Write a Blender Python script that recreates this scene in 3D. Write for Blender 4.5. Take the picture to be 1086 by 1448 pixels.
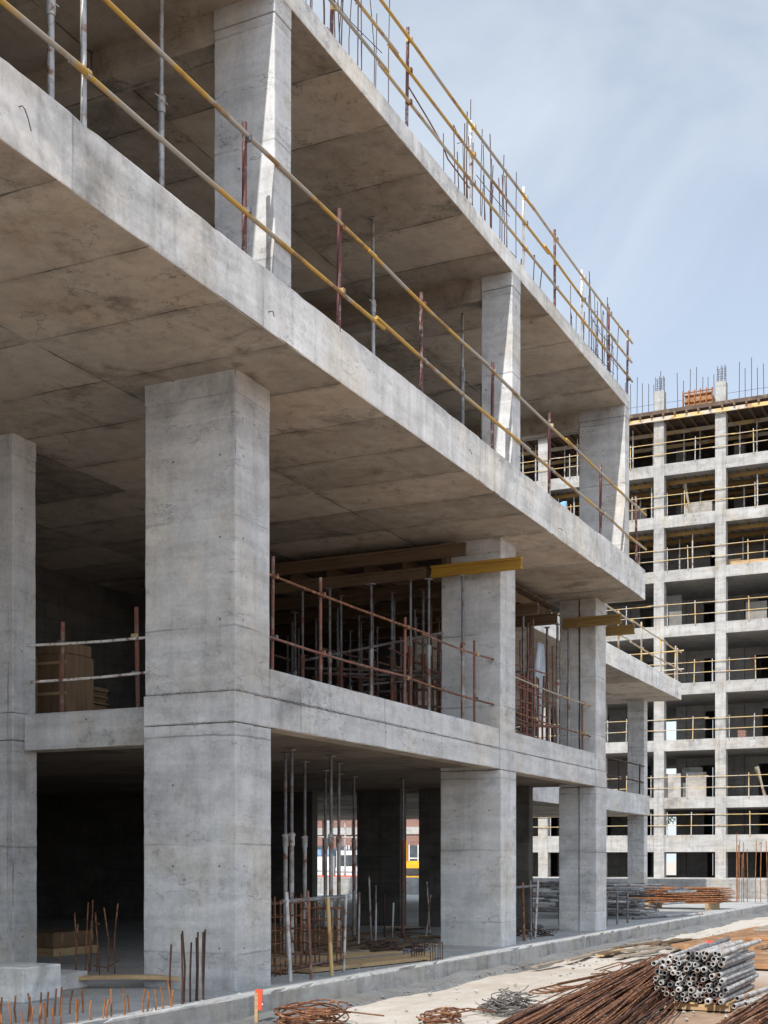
import bpy, math, random
from mathutils import Vector, Matrix, Euler, noise
random.seed(11)
R = math.radians
S = bpy.context.scene
C = S.collection
for o in list(bpy.data.objects): bpy.data.objects.remove(o)

# ------------------------------------------------------------------ camera, sky, sun
EYE = 1.73
cd = bpy.data.cameras.new("camera"); cam = bpy.data.objects.new("camera", cd); C.objects.link(cam)
cam.location = (0, 0, EYE)
cam.rotation_euler = (R(90), 0, R(25.664 - 90))          # level camera: all verticals stay vertical
cd.sensor_fit = 'HORIZONTAL'; cd.sensor_width = 36; cd.lens = 36 * 1846 / 1086
cd.shift_y = (1218 - 724) / 1086
cd.clip_start = 0.1; cd.clip_end = 6000
S.camera = cam

SUN_DIR = Vector((1.1, 0.10, -1.0)).normalized()          # the way the light travels
sl = bpy.data.lights.new("sun", 'SUN'); sun = bpy.data.objects.new("sun", sl); C.objects.link(sun)
sl.energy = 4.3; sl.angle = R(0.6); sl.color = (1.0, 0.95, 0.88)
sun.rotation_euler = SUN_DIR.to_track_quat('-Z', 'Y').to_euler(); sun.location = (-30, 0, 40)

W = bpy.data.worlds.new("World"); S.world = W; W.use_nodes = True
nt = W.node_tree; N = nt.nodes; L = nt.links; N.clear()
out = N.new('ShaderNodeOutputWorld'); bg = N.new('ShaderNodeBackground'); bg.inputs[1].default_value = 0.135
sky = N.new('ShaderNodeTexSky'); sky.sky_type = 'NISHITA'; sky.sun_disc = False
sky.sun_elevation = math.asin(-SUN_DIR.z); sky.sun_rotation = math.atan2(-SUN_DIR.x, -SUN_DIR.y)
sky.air_density = 1.0; sky.dust_density = 1.6; sky.ozone_density = 1.3
tc = N.new('ShaderNodeTexCoord'); mp = N.new('ShaderNodeMapping'); mp.inputs['Rotation'].default_value = (0.2, 0.35, 0.5)
mp.inputs['Scale'].default_value = (1.0, 2.3, 3.0)
L.new(tc.outputs['Generated'], mp.inputs[0])
cn = N.new('ShaderNodeTexNoise'); cn.inputs['Scale'].default_value = 2.1; cn.inputs['Detail'].default_value = 7
cn.inputs['Roughness'].default_value = 0.55; cn.inputs['Distortion'].default_value = 0.5
L.new(mp.outputs[0], cn.inputs['Vector'])
cr = N.new('ShaderNodeMapRange'); cr.inputs[1].default_value = 0.36; cr.inputs[2].default_value = 0.72
cr.inputs[3].default_value = 0.50; cr.inputs[4].default_value = 1.0
L.new(cn.outputs[0], cr.inputs[0])
mx = N.new('ShaderNodeMix'); mx.data_type = 'RGBA'
L.new(cr.outputs[0], mx.inputs[0]); L.new(sky.outputs[0], mx.inputs[6]); 
# thin high cloud scatters more light towards the sun's side of the sky
dt = N.new('ShaderNodeVectorMath'); dt.operation = 'DOT_PRODUCT'; L.new(tc.outputs['Generated'], dt.inputs[0]); dt.inputs[1].default_value = tuple(-SUN_DIR)
gl = N.new('ShaderNodeMapRange'); gl.inputs[1].default_value = 0.0; gl.inputs[2].default_value = 1.0; gl.inputs[3].default_value = 1.0; gl.inputs[4].default_value = 2.3
L.new(dt.outputs['Value'], gl.inputs[0])
cc = N.new('ShaderNodeVectorMath'); cc.operation = 'SCALE'; cc.inputs[0].default_value = (4.35, 4.8, 5.3); 
sx = N.new('ShaderNodeSeparateXYZ'); L.new(tc.outputs['Generated'], sx.inputs[0])      # milkier towards the horizon
hz = N.new('ShaderNodeMapRange'); hz.inputs[1].default_value = 0.12; hz.inputs[2].default_value = 0.62; hz.inputs[3].default_value = 1.42; hz.inputs[4].default_value = 1.0
L.new(sx.outputs[2], hz.inputs[0])
hm = N.new('ShaderNodeMath'); hm.operation = 'MULTIPLY'; L.new(gl.outputs[0], hm.inputs[0]); L.new(hz.outputs[0], hm.inputs[1])
L.new(hm.outputs[0], cc.inputs['Scale'])
L.new(cc.outputs[0], mx.inputs[7])
L.new(mx.outputs[2], bg.inputs[0]); L.new(bg.outputs[0], out.inputs[0])

S.view_settings.view_transform = 'Standard'; S.view_settings.look = 'None'
S.view_settings.exposure = 0.28; S.view_settings.gamma = 1.0
S.render.engine = 'CYCLES'
S.cycles.use_denoising = True
S.cycles.max_bounces = 8; S.cycles.diffuse_bounces = 5; S.cycles.glossy_bounces = 3
S.cycles.sample_clamp_indirect = 6

# ------------------------------------------------------------------ materials
class NB:
    """small node-graph writer for one material"""
    def __init__(s, name):
        s.m = bpy.data.materials.new(name); s.m.use_nodes = True
        s.t = s.m.node_tree; s.t.nodes.clear()
        s.out = s.new('ShaderNodeOutputMaterial'); s.b = s.new('ShaderNodeBsdfPrincipled')
        s.t.links.new(s.b.outputs[0], s.out.inputs[0])
        s.geo = s.new('ShaderNodeNewGeometry')
    def new(s, k): return s.t.nodes.new(k)
    def put(s, sock, v):
        if hasattr(v, 'is_output'): s.t.links.new(v, sock)
        else: sock.default_value = v
    def math(s, op, a, b=0.0, clamp=False):
        n = s.new('ShaderNodeMath'); n.operation = op; n.use_clamp = clamp
        s.put(n.inputs[0], a); s.put(n.inputs[1], b); return n.outputs[0]
    def vmath(s, op, a, b=(0, 0, 0)):
        n = s.new('ShaderNodeVectorMath'); n.operation = op
        s.put(n.inputs[0], a); s.put(n.inputs[1], b); return n.outputs[0]
    def noise(s, vec, scale, detail=4, rough=.55, dist=0.0):
        n = s.new('ShaderNodeTexNoise'); s.put(n.inputs['Vector'], vec)
        n.inputs['Scale'].default_value = scale; n.inputs['Detail'].default_value = detail
        n.inputs['Roughness'].default_value = rough; n.inputs['Distortion'].default_value = dist
        return n.outputs[0]
    def remap(s, v, a, b, c, d):
        n = s.new('ShaderNodeMapRange'); s.put(n.inputs[0], v)
        for i, q in enumerate((a, b, c, d)): n.inputs[i + 1].default_value = q
        return n.outputs[0]
    def mix(s, f, a, b, mode='MIX'):
        n = s.new('ShaderNodeMix'); n.data_type = 'RGBA'; n.blend_type = mode
        s.put(n.inputs[0], f); s.put(n.inputs[6], a); s.put(n.inputs[7], b); return n.outputs[2]
    def sep(s, v):
        n = s.new('ShaderNodeSeparateXYZ'); s.put(n.inputs[0], v); return n.outputs
    def comb(s, x, y, z):
        n = s.new('ShaderNodeCombineXYZ'); s.put(n.inputs[0], x); s.put(n.inputs[1], y); s.put(n.inputs[2], z); return n.outputs[0]
    def bump(s, h, strength=.3, dist=.01):
        n = s.new('ShaderNodeBump'); s.put(n.inputs['Height'], h); n.inputs['Strength'].default_value = strength
        n.inputs['Distance'].default_value = dist; s.t.links.new(n.outputs[0], s.b.inputs['Normal'])
    def fin(s, col, rough=.85, metal=0.0, spec=.3):
        s.put(s.b.inputs['Base Color'], col); s.put(s.b.inputs['Roughness'], rough); s.put(s.b.inputs['Metallic'], metal)
        s.b.inputs['Specular IOR Level'].default_value = spec
        return s.m

def c4(c): return (c[0], c[1], c[2], 1)

def concrete(name, base, panel=(2.4, 2.4, 1.25), off=(0.4, .3, .27), line=.55, tone=.10, warm=None, stain=.35, holes=1.0, streak=.16, scale=1.0, ties=0, halo=0):
    b = NB(name); P = b.geo.outputs['Position']; Nn = b.geo.outputs['True Normal']
    big = b.noise(P, .45 * scale, 3, .5)
    mid = b.noise(P, 2.3 * scale, 7, .62, .3)
    fine = b.noise(P, 26 * scale, 3, .6)
    wob = b.math('MULTIPLY', b.math('SUBTRACT', b.noise(P, 1.7, 2), .5), .05)
    px = b.sep(P); ns = b.sep(b.vmath('ABSOLUTE', Nn))
    # formwork joints: a line on every panel edge that a face cuts across
    lines = None; cells = []; soft = None
    for i in range(3):
        q = b.math('ADD', b.math('DIVIDE', b.math('ADD', px[i], b.math('ADD', wob, off[i])), panel[i]), 100.0)
        fr = b.math('FRACT', q); cells.append(b.math('FLOOR', q))
        d = b.math('MULTIPLY', b.math('MINIMUM', fr, b.math('SUBTRACT', 1.0, fr)), panel[i])
        l = b.remap(d, .004, .016, 1, 0)
        l = b.math('MULTIPLY', l, b.math('LESS_THAN', ns[i], .5))
        lines = l if lines is None else b.math('MAXIMUM', lines, l)
        if halo:
            l2 = b.math('MULTIPLY', b.remap(d, .0, .16, 1, 0), b.math('LESS_THAN', ns[i], .5)); soft = l2 if soft is None else b.math('MAXIMUM', soft, l2)
    lines = b.math('MULTIPLY', lines, b.remap(b.noise(P, 1.1, 3), .40, .60, .05, 1))
    wn = b.new('ShaderNodeTexWhiteNoise'); wn.noise_dimensions = '3D'
    b.put(wn.inputs['Vector'], b.comb(*cells)); pt = wn.outputs[0]
    st = b.noise(b.comb(b.math('MULTIPLY', px[0], 7), b.math('MULTIPLY', px[1], 7), b.math('MULTIPLY', px[2], .45)), 1, 4, .6)
    v = b.math('ADD', b.remap(big, .3, .7, .91, 1.08), b.remap(mid, .33, .67, -.15, .12))
    v = b.math('ADD', v, b.remap(fine, .3, .7, -.08, .07))
    lay = b.noise(b.comb(b.math('MULTIPLY', px[0], .7), b.math('MULTIPLY', px[1], .7), b.math('MULTIPLY', px[2], 5.5)), 1, 5, .6, .5)
    v = b.math('ADD', v, b.math('MULTIPLY', b.remap(lay, .35, .65, -.12, .10), b.math('LESS_THAN', ns[2], .5)))
    grit = b.noise(b.vmath('ADD', P, (4, 4, 9)), 8.0, 6, .72)
    comb_ = b.remap(b.noise(b.comb(b.math('MULTIPLY', px[0], .5), b.math('MULTIPLY', px[1], .5), b.math('MULTIPLY', px[2], 1.1)), 1.1, 3, .5), .50, .64, .35, 1.5)
    v = b.math('ADD', v, b.math('MULTIPLY', b.remap(grit, .52, .66, 0, -.24), comb_))
    v = b.math('ADD', v, b.math('MULTIPLY', b.math('SUBTRACT', pt, .5), tone * 2))
    v = b.math('MULTIPLY', v, b.remap(b.math('MULTIPLY', b.remap(st, .5, .75, 0, 1), b.math('LESS_THAN', ns[2], .5)), 0, 1, 1, 1 - streak))
    # stains: a few dark weather patches
    sn = b.noise(b.vmath('ADD', P, (13.1, 7.7, 3.3)), .8 * scale, 8, .68, .6)
    sm = b.remap(sn, .56, .70, 0, stain)
    v = b.math('MULTIPLY', v, b.math('SUBTRACT', 1.0, sm))
    v = b.math('MULTIPLY', v, b.math('SUBTRACT', 1.0, b.math('MULTIPLY', lines, line)))
    if halo: v = b.math('MULTIPLY', v, b.math('SUBTRACT', 1.0, b.math('MULTIPLY', b.math('MULTIPLY', soft, b.remap(b.noise(b.vmath('ADD', P, (2, 8, 5)), 1.6, 6, .7), .45, .62, 0, 1)), halo)))
    # grout lines between pour layers and hairline cracks: thin contours of a layered noise
    ct = b.math('ABSOLUTE', b.math('SUBTRACT', b.noise(b.comb(b.math('MULTIPLY', px[0], .5), b.math('MULTIPLY', px[1], .5), b.math('MULTIPLY', px[2], 1.9)), 1.3, 6, .62), .5))
    ct = b.math('MULTIPLY', b.remap(ct, .0, .007, 1, 0), b.remap(b.noise(b.vmath('ADD', P, (6, 1, 2)), 1.9, 3), .50, .60, 0, .5))
    v = b.math('MULTIPLY', v, b.math('SUBTRACT', 1.0, ct))
    # bug holes
    vo = b.new('ShaderNodeTexVoronoi'); b.put(vo.inputs['Vector'], P); vo.inputs['Scale'].default_value = 3.4
    rnd = b.sep(vo.outputs['Color'])
    hole = b.math('MULTIPLY', b.math('LESS_THAN', vo.outputs['Distance'], b.math('MULTIPLY', rnd[0], .035)), b.math('GREATER_THAN', rnd[1], .45))
    vo2 = b.new('ShaderNodeTexVoronoi'); b.put(vo2.inputs['Vector'], P); vo2.inputs['Scale'].default_value = 14
    r2 = b.sep(vo2.outputs['Color'])
    h2 = b.math('MULTIPLY', b.math('LESS_THAN', vo2.outputs['Distance'], b.math('MULTIPLY', r2[0], .06)), b.math('GREATER_THAN', r2[1], .72))
    hole = b.math('MULTIPLY', b.math('MAXIMUM', hole, h2), holes)
    if ties:                                             # formwork tie holes on a loose grid
        tt = None
        for i in range(3):
            q = b.math('ADD', b.math('DIVIDE', b.math('ADD', px[i], .31 + .17 * i), ties if i == 2 else ties * .68), 50.0)
            dq = b.math('MULTIPLY', b.math('SUBTRACT', b.math('FRACT', q), .5), ties if i == 2 else ties * .68)
            dq = b.math('MULTIPLY', b.math('MULTIPLY', dq, dq), b.math('LESS_THAN', ns[i], .5)); tt = dq if tt is None else b.math('ADD', tt, dq)
        tie = b.math('MULTIPLY', b.math('LESS_THAN', tt, .00022), b.math('GREATER_THAN', b.noise(P, .9, 1), .5))
        hole = b.math('MAXIMUM', hole, tie)
    v = b.math('MULTIPLY', v, b.math('SUBTRACT', 1.0, b.math('MULTIPLY', hole, .6)))
    col = b.mix(1.0, c4(base), b.comb(v, v, v), 'MULTIPLY')
    wc = warm or (base[0] * .98, base[1] * .90, base[2] * .78)
    wcol = b.mix(1.0, c4(wc), b.comb(v, v, v), 'MULTIPLY')
    col = b.mix(b.remap(b.noise(b.vmath('ADD', P, (3, 9, 1)), .9, 5, .6), .48, .68, 0, .75), col, wcol)
    rs = b.noise(b.comb(b.math('MULTIPLY', px[0], 11), b.math('MULTIPLY', px[1], 11), b.math('MULTIPLY', px[2], .5)), 1, 3, .6)
    rs = b.math('MULTIPLY', b.math('MULTIPLY', b.remap(rs, .70, .80, 0, .45), b.math('LESS_THAN', ns[2], .5)), b.remap(b.noise(b.vmath('ADD', P, (1, 1, 7)), .8, 3), .52, .6, 0, 1))
    col = b.mix(rs, col, (.26, .14, .075, 1))
    h = b.math('ADD', b.math('MULTIPLY', mid, .5), b.math('MULTIPLY', fine, .25))
    h = b.math('SUBTRACT', h, b.math('ADD', b.math('MULTIPLY', lines, .8), b.math('MULTIPLY', hole, 1.0)))
    b.bump(h, .25, .012)
    return b.fin(col, b.remap(mid, .3, .7, .9, .74), 0, .25)

def noisy(name, c1, c2, scale=6, rough=.7, metal=0.0, thr=(.4, .6), spec=.35, bump=.15, detail=5, c3=None):
    b = NB(name); P = b.geo.outputs['Position']
    n1 = b.noise(P, scale, detail, .6)
    col = b.mix(b.remap(n1, thr[0], thr[1], 0, 1), c4(c1), c4(c2))
    if c3:
        n2 = b.noise(b.vmath('ADD', P, (5, 2, 8)), scale * 1.7, 5, .65)
        col = b.mix(b.remap(n2, .54, .62, 0, 1), col, c4(c3))
    b.bump(b.noise(P, scale * 8, 3), bump, .004)
    return b.fin(col, rough, metal, spec)

def timber(name, c1, c2, axis=1):
    b = NB(name); P = b.geo.outputs['Position']; p = b.sep(P)
    k = [22.0, 22.0, 22.0]; k[axis] = 1.2
    v = b.comb(*[b.math('MULTIPLY', p[i], k[i]) for i in range(3)])
    g = b.noise(v, 1, 5, .6, .4)
    col = b.mix(b.remap(g, .3, .7, 0, 1), c4(c1), c4(c2))
    d = b.noise(P, 2.2, 5, .6)
    col = b.mix(b.remap(d, .5, .72, 0, .6), col, (c1[0] * .45, c1[1] * .45, c1[2] * .45, 1))
    b.bump(g, .2, .004)
    return b.fin(col, .8, 0, .25)

M = {}
M['con'] = concrete('cast_concrete', (.50, .508, .518), panel=(2.4, 2.4, 1.235), off=(.4, .3, .55), line=.42, tone=.08, stain=.30, ties=.93)
M['con_edge'] = concrete('edge_concrete', (.645, .645, .64), panel=(3.05, 50, 50), off=(.55, 3, 3), line=.5, tone=.08, stain=.40, streak=.26)
M['con_dark'] = concrete('weathered_concrete', (.36, .35, .34), stain=.35)
M['shade_con'] = concrete('ground_shade_concrete', (.17, .172, .175), panel=(60, 60, 60), off=(9, 9, 9), line=0, tone=0, stain=.4)  # dark grey carries the building's shade on the ground
M['plinth'] = concrete('stained_plinth', (.335, .332, .325), panel=(2.6, 60, 60), off=(9, 9, 9), line=.6, tone=.10, stain=.62, streak=.3, scale=1.5)
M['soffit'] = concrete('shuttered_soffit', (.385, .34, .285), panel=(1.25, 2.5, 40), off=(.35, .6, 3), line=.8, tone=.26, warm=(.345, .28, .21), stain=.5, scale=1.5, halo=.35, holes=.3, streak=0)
M['inner'] = concrete('interior_shade_concrete', (.10, .095, .09), panel=(.6, .6, .3), line=.3, tone=.12)  # interior shade put into the base colour of inner walls and columns
M['soffit_dark'] = concrete('shade_dark_soffit', (.20, .168, .135), panel=(1.25, 2.5, 40), off=(.35, .6, 3), line=.8, tone=.2, stain=.55, holes=.3, streak=0)  # ceiling colour darkened to paint in the shade below the first floor
M['screed'] = concrete('floor_screed', (.38, .39, .395), panel=(60, 60, 60), off=(9, 9, 9), line=0, tone=0, stain=.4)
M['far_con'] = concrete('pale_concrete', (.325, .322, .317), panel=(40, 40, 40), off=(7, 7, 7), line=.2, tone=.0, stain=.42, streak=.3, scale=.7)
M['far_in'] = concrete('inner_concrete', (.20, .195, .19), panel=(3.26, 3.26, 3), off=(.5, .5, .5), line=.2, tone=.12, stain=.35, scale=.7)  # darker copy of the far concrete, indoor shade included in the colour
M['galv'] = noisy('galvanised_steel', (.46, .465, .47), (.29, .295, .30), 5, .5, .3, c3=(.24, .15, .10))
M['pipe'] = noisy('cement_splashed_steel', (.50, .495, .48), (.30, .30, .30), 7, .55, .2, thr=(.42, .58), c3=(.30, .16, .10))
M['galv_dark'] = noisy('dull_steel', (.22, .23, .25), (.13, .13, .14), 5, .55, .5, c3=(.16, .08, .05))
M['prop'] = noisy('prop_steel', (.42, .43, .44), (.24, .19, .16), 3, .6, .35, c3=(.20, .09, .06))
M['prop_red'] = noisy('rusty_red_steel', (.22, .085, .06), (.13, .07, .055), 4, .7, .1, c3=(.22, .16, .13))
M['post'] = noisy('maroon_post_paint', (.14, .045, .045), (.09, .05, .05), 5, .6, .1, c3=(.28, .24, .22))
M['post_white'] = noisy('white_post_paint', (.75, .74, .70), (.55, .53, .50), 6, .6, 0, c3=(.2, .1, .09))
M['rust'] = noisy('rusted_bar', (.19, .086, .046), (.10, .047, .03), 9, .85, 0, c3=(.33, .17, .09), spec=.2)
M['rust_dark'] = noisy('dark_rusted_bar', (.085, .045, .035), (.045, .03, .028), 9, .8, .1, spec=.2)
M['rust_org'] = noisy('orange_rust', (.30, .13, .055), (.17, .075, .035), 7, .9, 0, spec=.2)
M['wire'] = noisy('tie_wire', (.20, .19, .18), (.11, .10, .10), 9, .6, .4)
M['yel'] = noisy('worn_yellow_tube', (.45, .275, .055), (.33, .30, .26), 1.1, .5, .15, thr=(.46, .54), c3=(.26, .15, .06))
M['yel_pale'] = noisy('faded_yellow_tube', (.46, .33, .14), (.40, .36, .30), 1.4, .55, .05, thr=(.48, .55), c3=(.3, .17, .08))
M['ybeam'] = timber('yellow_formwork_timber', (.40, .235, .035), (.30, .17, .03), 1)
M['beam_o'] = timber('dull_ochre_timber', (.26, .165, .05), (.17, .11, .045), 1)
M['ochre'] = timber('ochre_timber', (.22, .13, .04), (.15, .09, .035), 1)
M['beam'] = timber('brown_formwork_timber', (.17, .115, .07), (.10, .065, .04), 1)
M['wood'] = timber('pale_timber', (.48, .34, .19), (.31, .21, .115), 1)
M['wood_x'] = timber('grey_timber', (.33, .28, .22), (.20, .165, .13), 0)
M['ply'] = noisy('shutter_ply', (.30, .155, .07), (.21, .115, .06), 1.5, .75, 0, c3=(.38, .24, .14))
M['ply_dark'] = noisy('oiled_ply', (.09, .06, .042), (.06, .04, .03), 1.5, .75, 0, c3=(.14, .10, .07))
M['red'] = noisy('red_plastic', (.62, .075, .035), (.55, .07, .035), 8, .5, 0)
M['white'] = noisy('white_paint', (.78, .78, .77), (.66, .66, .65), 3, .5, 0)
M['blue'] = noisy('blue_sheet', (.10, .22, .38), (.22, .36, .50), 2, .6, 0)
M['pale_sheet'] = noisy('pale_sheet', (.55, .62, .70), (.40, .47, .55), 3, .4, 0)
M['yellow'] = noisy('machine_yellow', (.75, .42, .02), (.62, .34, .02), 3, .45, 0)
M['black'] = noisy('black_rubber', (.03, .03, .03), (.05, .048, .045), 6, .8, 0)
M['glass'] = noisy('dark_glass', (.03, .04, .05), (.05, .06, .07), 3, .1, 0, spec=.6)
M['leaf'] = noisy('leaf_green', (.05, .09, .022), (.09, .13, .04), 2.2, .7, 0)
M['bark'] = noisy('bark', (.10, .075, .05), (.06, .045, .03), 5, .9, 0)
M['card'] = timber('brown_board', (.21, .135, .075), (.12, .08, .05), 2)

def ground_mat():
    b = NB('site_dirt'); P = b.geo.outputs['Position']; p = b.sep(P)
    n1 = b.noise(P, .35, 6, .6, .4); n2 = b.noise(P, 2.6, 8, .68, .2); n3 = b.noise(P, 22, 5, .7)
    pale = b.mix(b.remap(n2, .35, .68, 0, 1), (.525, .49, .445, 1), (.425, .38, .33, 1))
    soil = b.mix(b.remap(n2, .35, .65, 0, 1), (.24, .155, .105, 1), (.36, .26, .19, 1))
    # spilled soil beside the steel stacks
    e = b.math('ADD', b.math('MULTIPLY', b.math('SUBTRACT', p[1], 4.35), 1.0), b.math('MULTIPLY', b.math('SUBTRACT', n1, .5), 3.2))
    e = b.math('ADD', e, b.math('MULTIPLY', b.math('SUBTRACT', n2, .5), 1.6))
    near = b.math('MULTIPLY', b.remap(e, -.25, .45, 1, 0), b.remap(p[0], 18.5, 21, 1, .35))
    col = b.mix(near, pale, soil)
    col = b.mix(b.remap(n1, .52, .68, 0, .55), col, (.37, .30, .235, 1))
    tr = b.noise(b.comb(b.math('MULTIPLY', p[0], .25), b.math('MULTIPLY', p[1], 2.6), 0.0), 1, 4, .6, .3)
    col = b.mix(b.remap(tr, .56, .68, 0, .45), col, (.34, .285, .235, 1))
    col = b.mix(b.remap(n3, .55, .75, 0, .4), col, (.30, .24, .19, 1))
    b.bump(b.math('ADD', b.math('MULTIPLY', n2, .6), b.math('MULTIPLY', n3, .5)), .55, .03)
    return b.fin(col, .95, 0, .15)
M['dirt'] = ground_mat()

def brick_mat():
    b = NB('red_brick'); P = b.geo.outputs['Position']; p = b.sep(P)
    t = b.new('ShaderNodeTexBrick'); b.put(t.inputs['Vector'], b.comb(b.math('ADD', p[0], p[1]), p[2], 0.0))
    t.inputs['Scale'].default_value = 3.0
    t.inputs['Color1'].default_value = (.19, .075, .055, 1); t.inputs['Color2'].default_value = (.12, .05, .04, 1)
    t.inputs['Mortar'].default_value = (.27, .22, .20, 1); t.inputs['Mortar Size'].default_value = .03
    col = b.mix(b.remap(b.noise(P, .7, 5), .4, .65, 0, .6), t.outputs[0], (.25, .15, .12, 1))
    return b.fin(col, .9)
M['brick'] = brick_mat()

# ------------------------------------------------------------------ mesh helpers
class MB:
    def __init__(s): s.v = []; s.f = []; s.mi = []; s.sm = []
    def add(s, vs, fs, mi=0, smooth=False):
        k = len(s.v); s.v += [tuple(v) for v in vs]
        for i, f in enumerate(fs):
            s.f.append(tuple(k + a for a in f)); s.mi.append(mi[i] if isinstance(mi, list) else mi); s.sm.append(smooth)
    def box(s, x0, x1, y0, y1, z0, z1, mi=0):
        vs = [(x, y, z) for x in (x0, x1) for y in (y0, y1) for z in (z0, z1)]
        s.add(vs, [(0, 1, 3, 2), (4, 6, 7, 5), (0, 4, 5, 1), (2, 3, 7, 6), (0, 2, 6, 4), (1, 5, 7, 3)], mi)
        return s
    def bar(s, p0, p1, w, h, mi=0, up=(0, 0, 1)):
        """rectangular bar along p0-p1"""
        p0 = Vector(p0); p1 = Vector(p1); d = (p1 - p0).normalized(); u = Vector(up)
        if abs(d.dot(u)) > .95: u = Vector((1, 0, 0))
        sx = d.cross(u).normalized(); uz = sx.cross(d).normalized()
        vs = [p + sx * a * w / 2 + uz * c * h / 2 for p in (p0, p1) for a in (-1, 1) for c in (-1, 1)]
        s.add(vs, [(0, 1, 3, 2), (4, 6, 7, 5), (0, 4, 5, 1), (2, 3, 7, 6), (0, 2, 6, 4), (1, 5, 7, 3)], mi)
        return s
    def tube(s, p0, p1, r, n=8, mi=0, r1=None, cap=True): return s.path([p0, p1], r, n, mi, r1, cap)
    def path(s, pts, r, n=6, mi=0, r1=None, cap=True):
        pts = [Vector(p) for p in pts]; vs = []; fs = []; m = len(pts)
        d = (pts[1] - pts[0]).normalized(); u = Vector((0, 0, 1)) if abs(d.z) < .9 else Vector((1, 0, 0))
        for i, p in enumerate(pts):
            t = (pts[min(i + 1, m - 1)] - pts[max(i - 1, 0)]).normalized()
            a = t.cross(u)
            if a.length < 1e-4: a = t.orthogonal()
            a.normalize(); bb = a.cross(t).normalized(); u = bb
            rr = r if r1 is None else r + (r1 - r) * i / (m - 1)
            for k in range(n):
                w = 2 * math.pi * k / n
                vs.append(p + (a * math.cos(w) + bb * math.sin(w)) * rr)
        for i in range(m - 1):
            for k in range(n):
                k2 = (k + 1) % n
                fs.append((i * n + k, i * n + k2, (i + 1) * n + k2, (i + 1) * n + k))
        s.add(vs, fs, mi, True)
        if cap:
            s.add(vs[:n], [tuple(range(n - 1, -1, -1))], mi); s.add(vs[-n:], [tuple(range(n))], mi)
        return s
    def hollow(s, p0, p1, r, ri, n=10, mi=0):
        p0 = Vector(p0); p1 = Vector(p1); d = (p1 - p0).normalized()
        a = d.orthogonal().normalized(); b = d.cross(a)
        vs = []
        for p, rr in ((p0, r), (p1, r), (p0, ri), (p1, ri)):
            for k in range(n):
                w = 2 * math.pi * k / n; vs.append(p + (a * math.cos(w) + b * math.sin(w)) * rr)
        o_, i_, e_ = [], [], []
        for k in range(n):
            q = (k + 1) % n
            o_.append((k, q, n + q, n + k)); i_.append((2 * n + q, 2 * n + k, 3 * n + k, 3 * n + q))
            e_.append((k, 2 * n + k, 2 * n + q, q)); e_.append((n + k, n + q, 3 * n + q, 3 * n + k))
        s.add(vs, o_ + i_, mi, True); s.add(vs, e_, mi)
        return s
    def rough(s, x0, x1, y0, y1, z0, z1, st=(.18, .5, .25), amp=.006, chip=.016, mats=(0, 0, 0), e=.016, seed=0.0, panel=0):
        """concrete block whose arrises are worn and chipped; mats = side, bottom, top"""
        lo = (x0, y0, z0); hi = (x1, y1, z1); ax = []
        for i in range(3):
            a, b_ = lo[i], hi[i]; ee = min(e, (b_ - a) * .25)
            k = max(1, int(round((b_ - a - 2 * ee) / st[i]))) ; k = min(k, 420)
            ax.append([a] + [a + ee + (b_ - a - 2 * ee) * q / k for q in range(k + 1)] + [b_])
        idx = {}; vs = []
        n_ = [len(a) for a in ax]
        def vert(i, j, k):
            key = (i, j, k)
            if key in idx: return idx[key]
            p = [ax[0][i], ax[1][j], ax[2][k]]; on = []
            for q, t in enumerate((i, j, k)):
                if t == 0: on.append((q, 1))
                elif t == n_[q] - 1: on.append((q, -1))
            if len(on) >= 2:
                w = Vector(p) * 1.0 + Vector((seed, seed * .7, 0))
                nn = noise.noise(w * 3.1); n2 = noise.noise(w * 9.0 + Vector((9, 1, 4)))
                dd = amp * (.55 + .9 * abs(n2)) + chip * max(0.0, nn - .28) * 2.2
                for q, sg in on: p[q] += sg * dd
            if panel and j <= 1:
                q = math.floor((p[0] + .55) / panel); rn = random.Random(int(q * 31 + seed * 7)); p[1] += rn.uniform(-.006, .006)
                if k <= 1: p[2] += rn.uniform(-.008, .008)
                if k >= n_[2] - 2: p[2] += rn.uniform(-.006, .010) + .006 * noise.noise(Vector((p[0] * 2.1, seed, 3)))
            idx[key] = len(vs); vs.append(p); return idx[key]
        fs = []; mi = []
        nx, ny, nz = n_
        for i in range(nx - 1):
            for j in range(ny - 1):
                fs.append((vert(i, j, 0), vert(i, j + 1, 0), vert(i + 1, j + 1, 0), vert(i + 1, j, 0))); mi.append(mats[1])
                fs.append((vert(i, j, nz - 1), vert(i + 1, j, nz - 1), vert(i + 1, j + 1, nz - 1), vert(i, j + 1, nz - 1))); mi.append(mats[2])
        for i in range(nx - 1):
            for k in range(nz - 1):
                fs.append((vert(i, 0, k), vert(i + 1, 0, k), vert(i + 1, 0, k + 1), vert(i, 0, k + 1))); mi.append(mats[0])
                fs.append((vert(i, ny - 1, k), vert(i, ny - 1, k + 1), vert(i + 1, ny - 1, k + 1), vert(i + 1, ny - 1, k))); mi.append(mats[0])
        for j in range(ny - 1):
            for k in range(nz - 1):
                fs.append((vert(0, j, k), vert(0, j, k + 1), vert(0, j + 1, k + 1), vert(0, j + 1, k))); mi.append(mats[0])
                fs.append((vert(nx - 1, j, k), vert(nx - 1, j + 1, k), vert(nx - 1, j + 1, k + 1), vert(nx - 1, j, k + 1))); mi.append(mats[0])
        s.add(vs, fs, mi)
        return s
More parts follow.
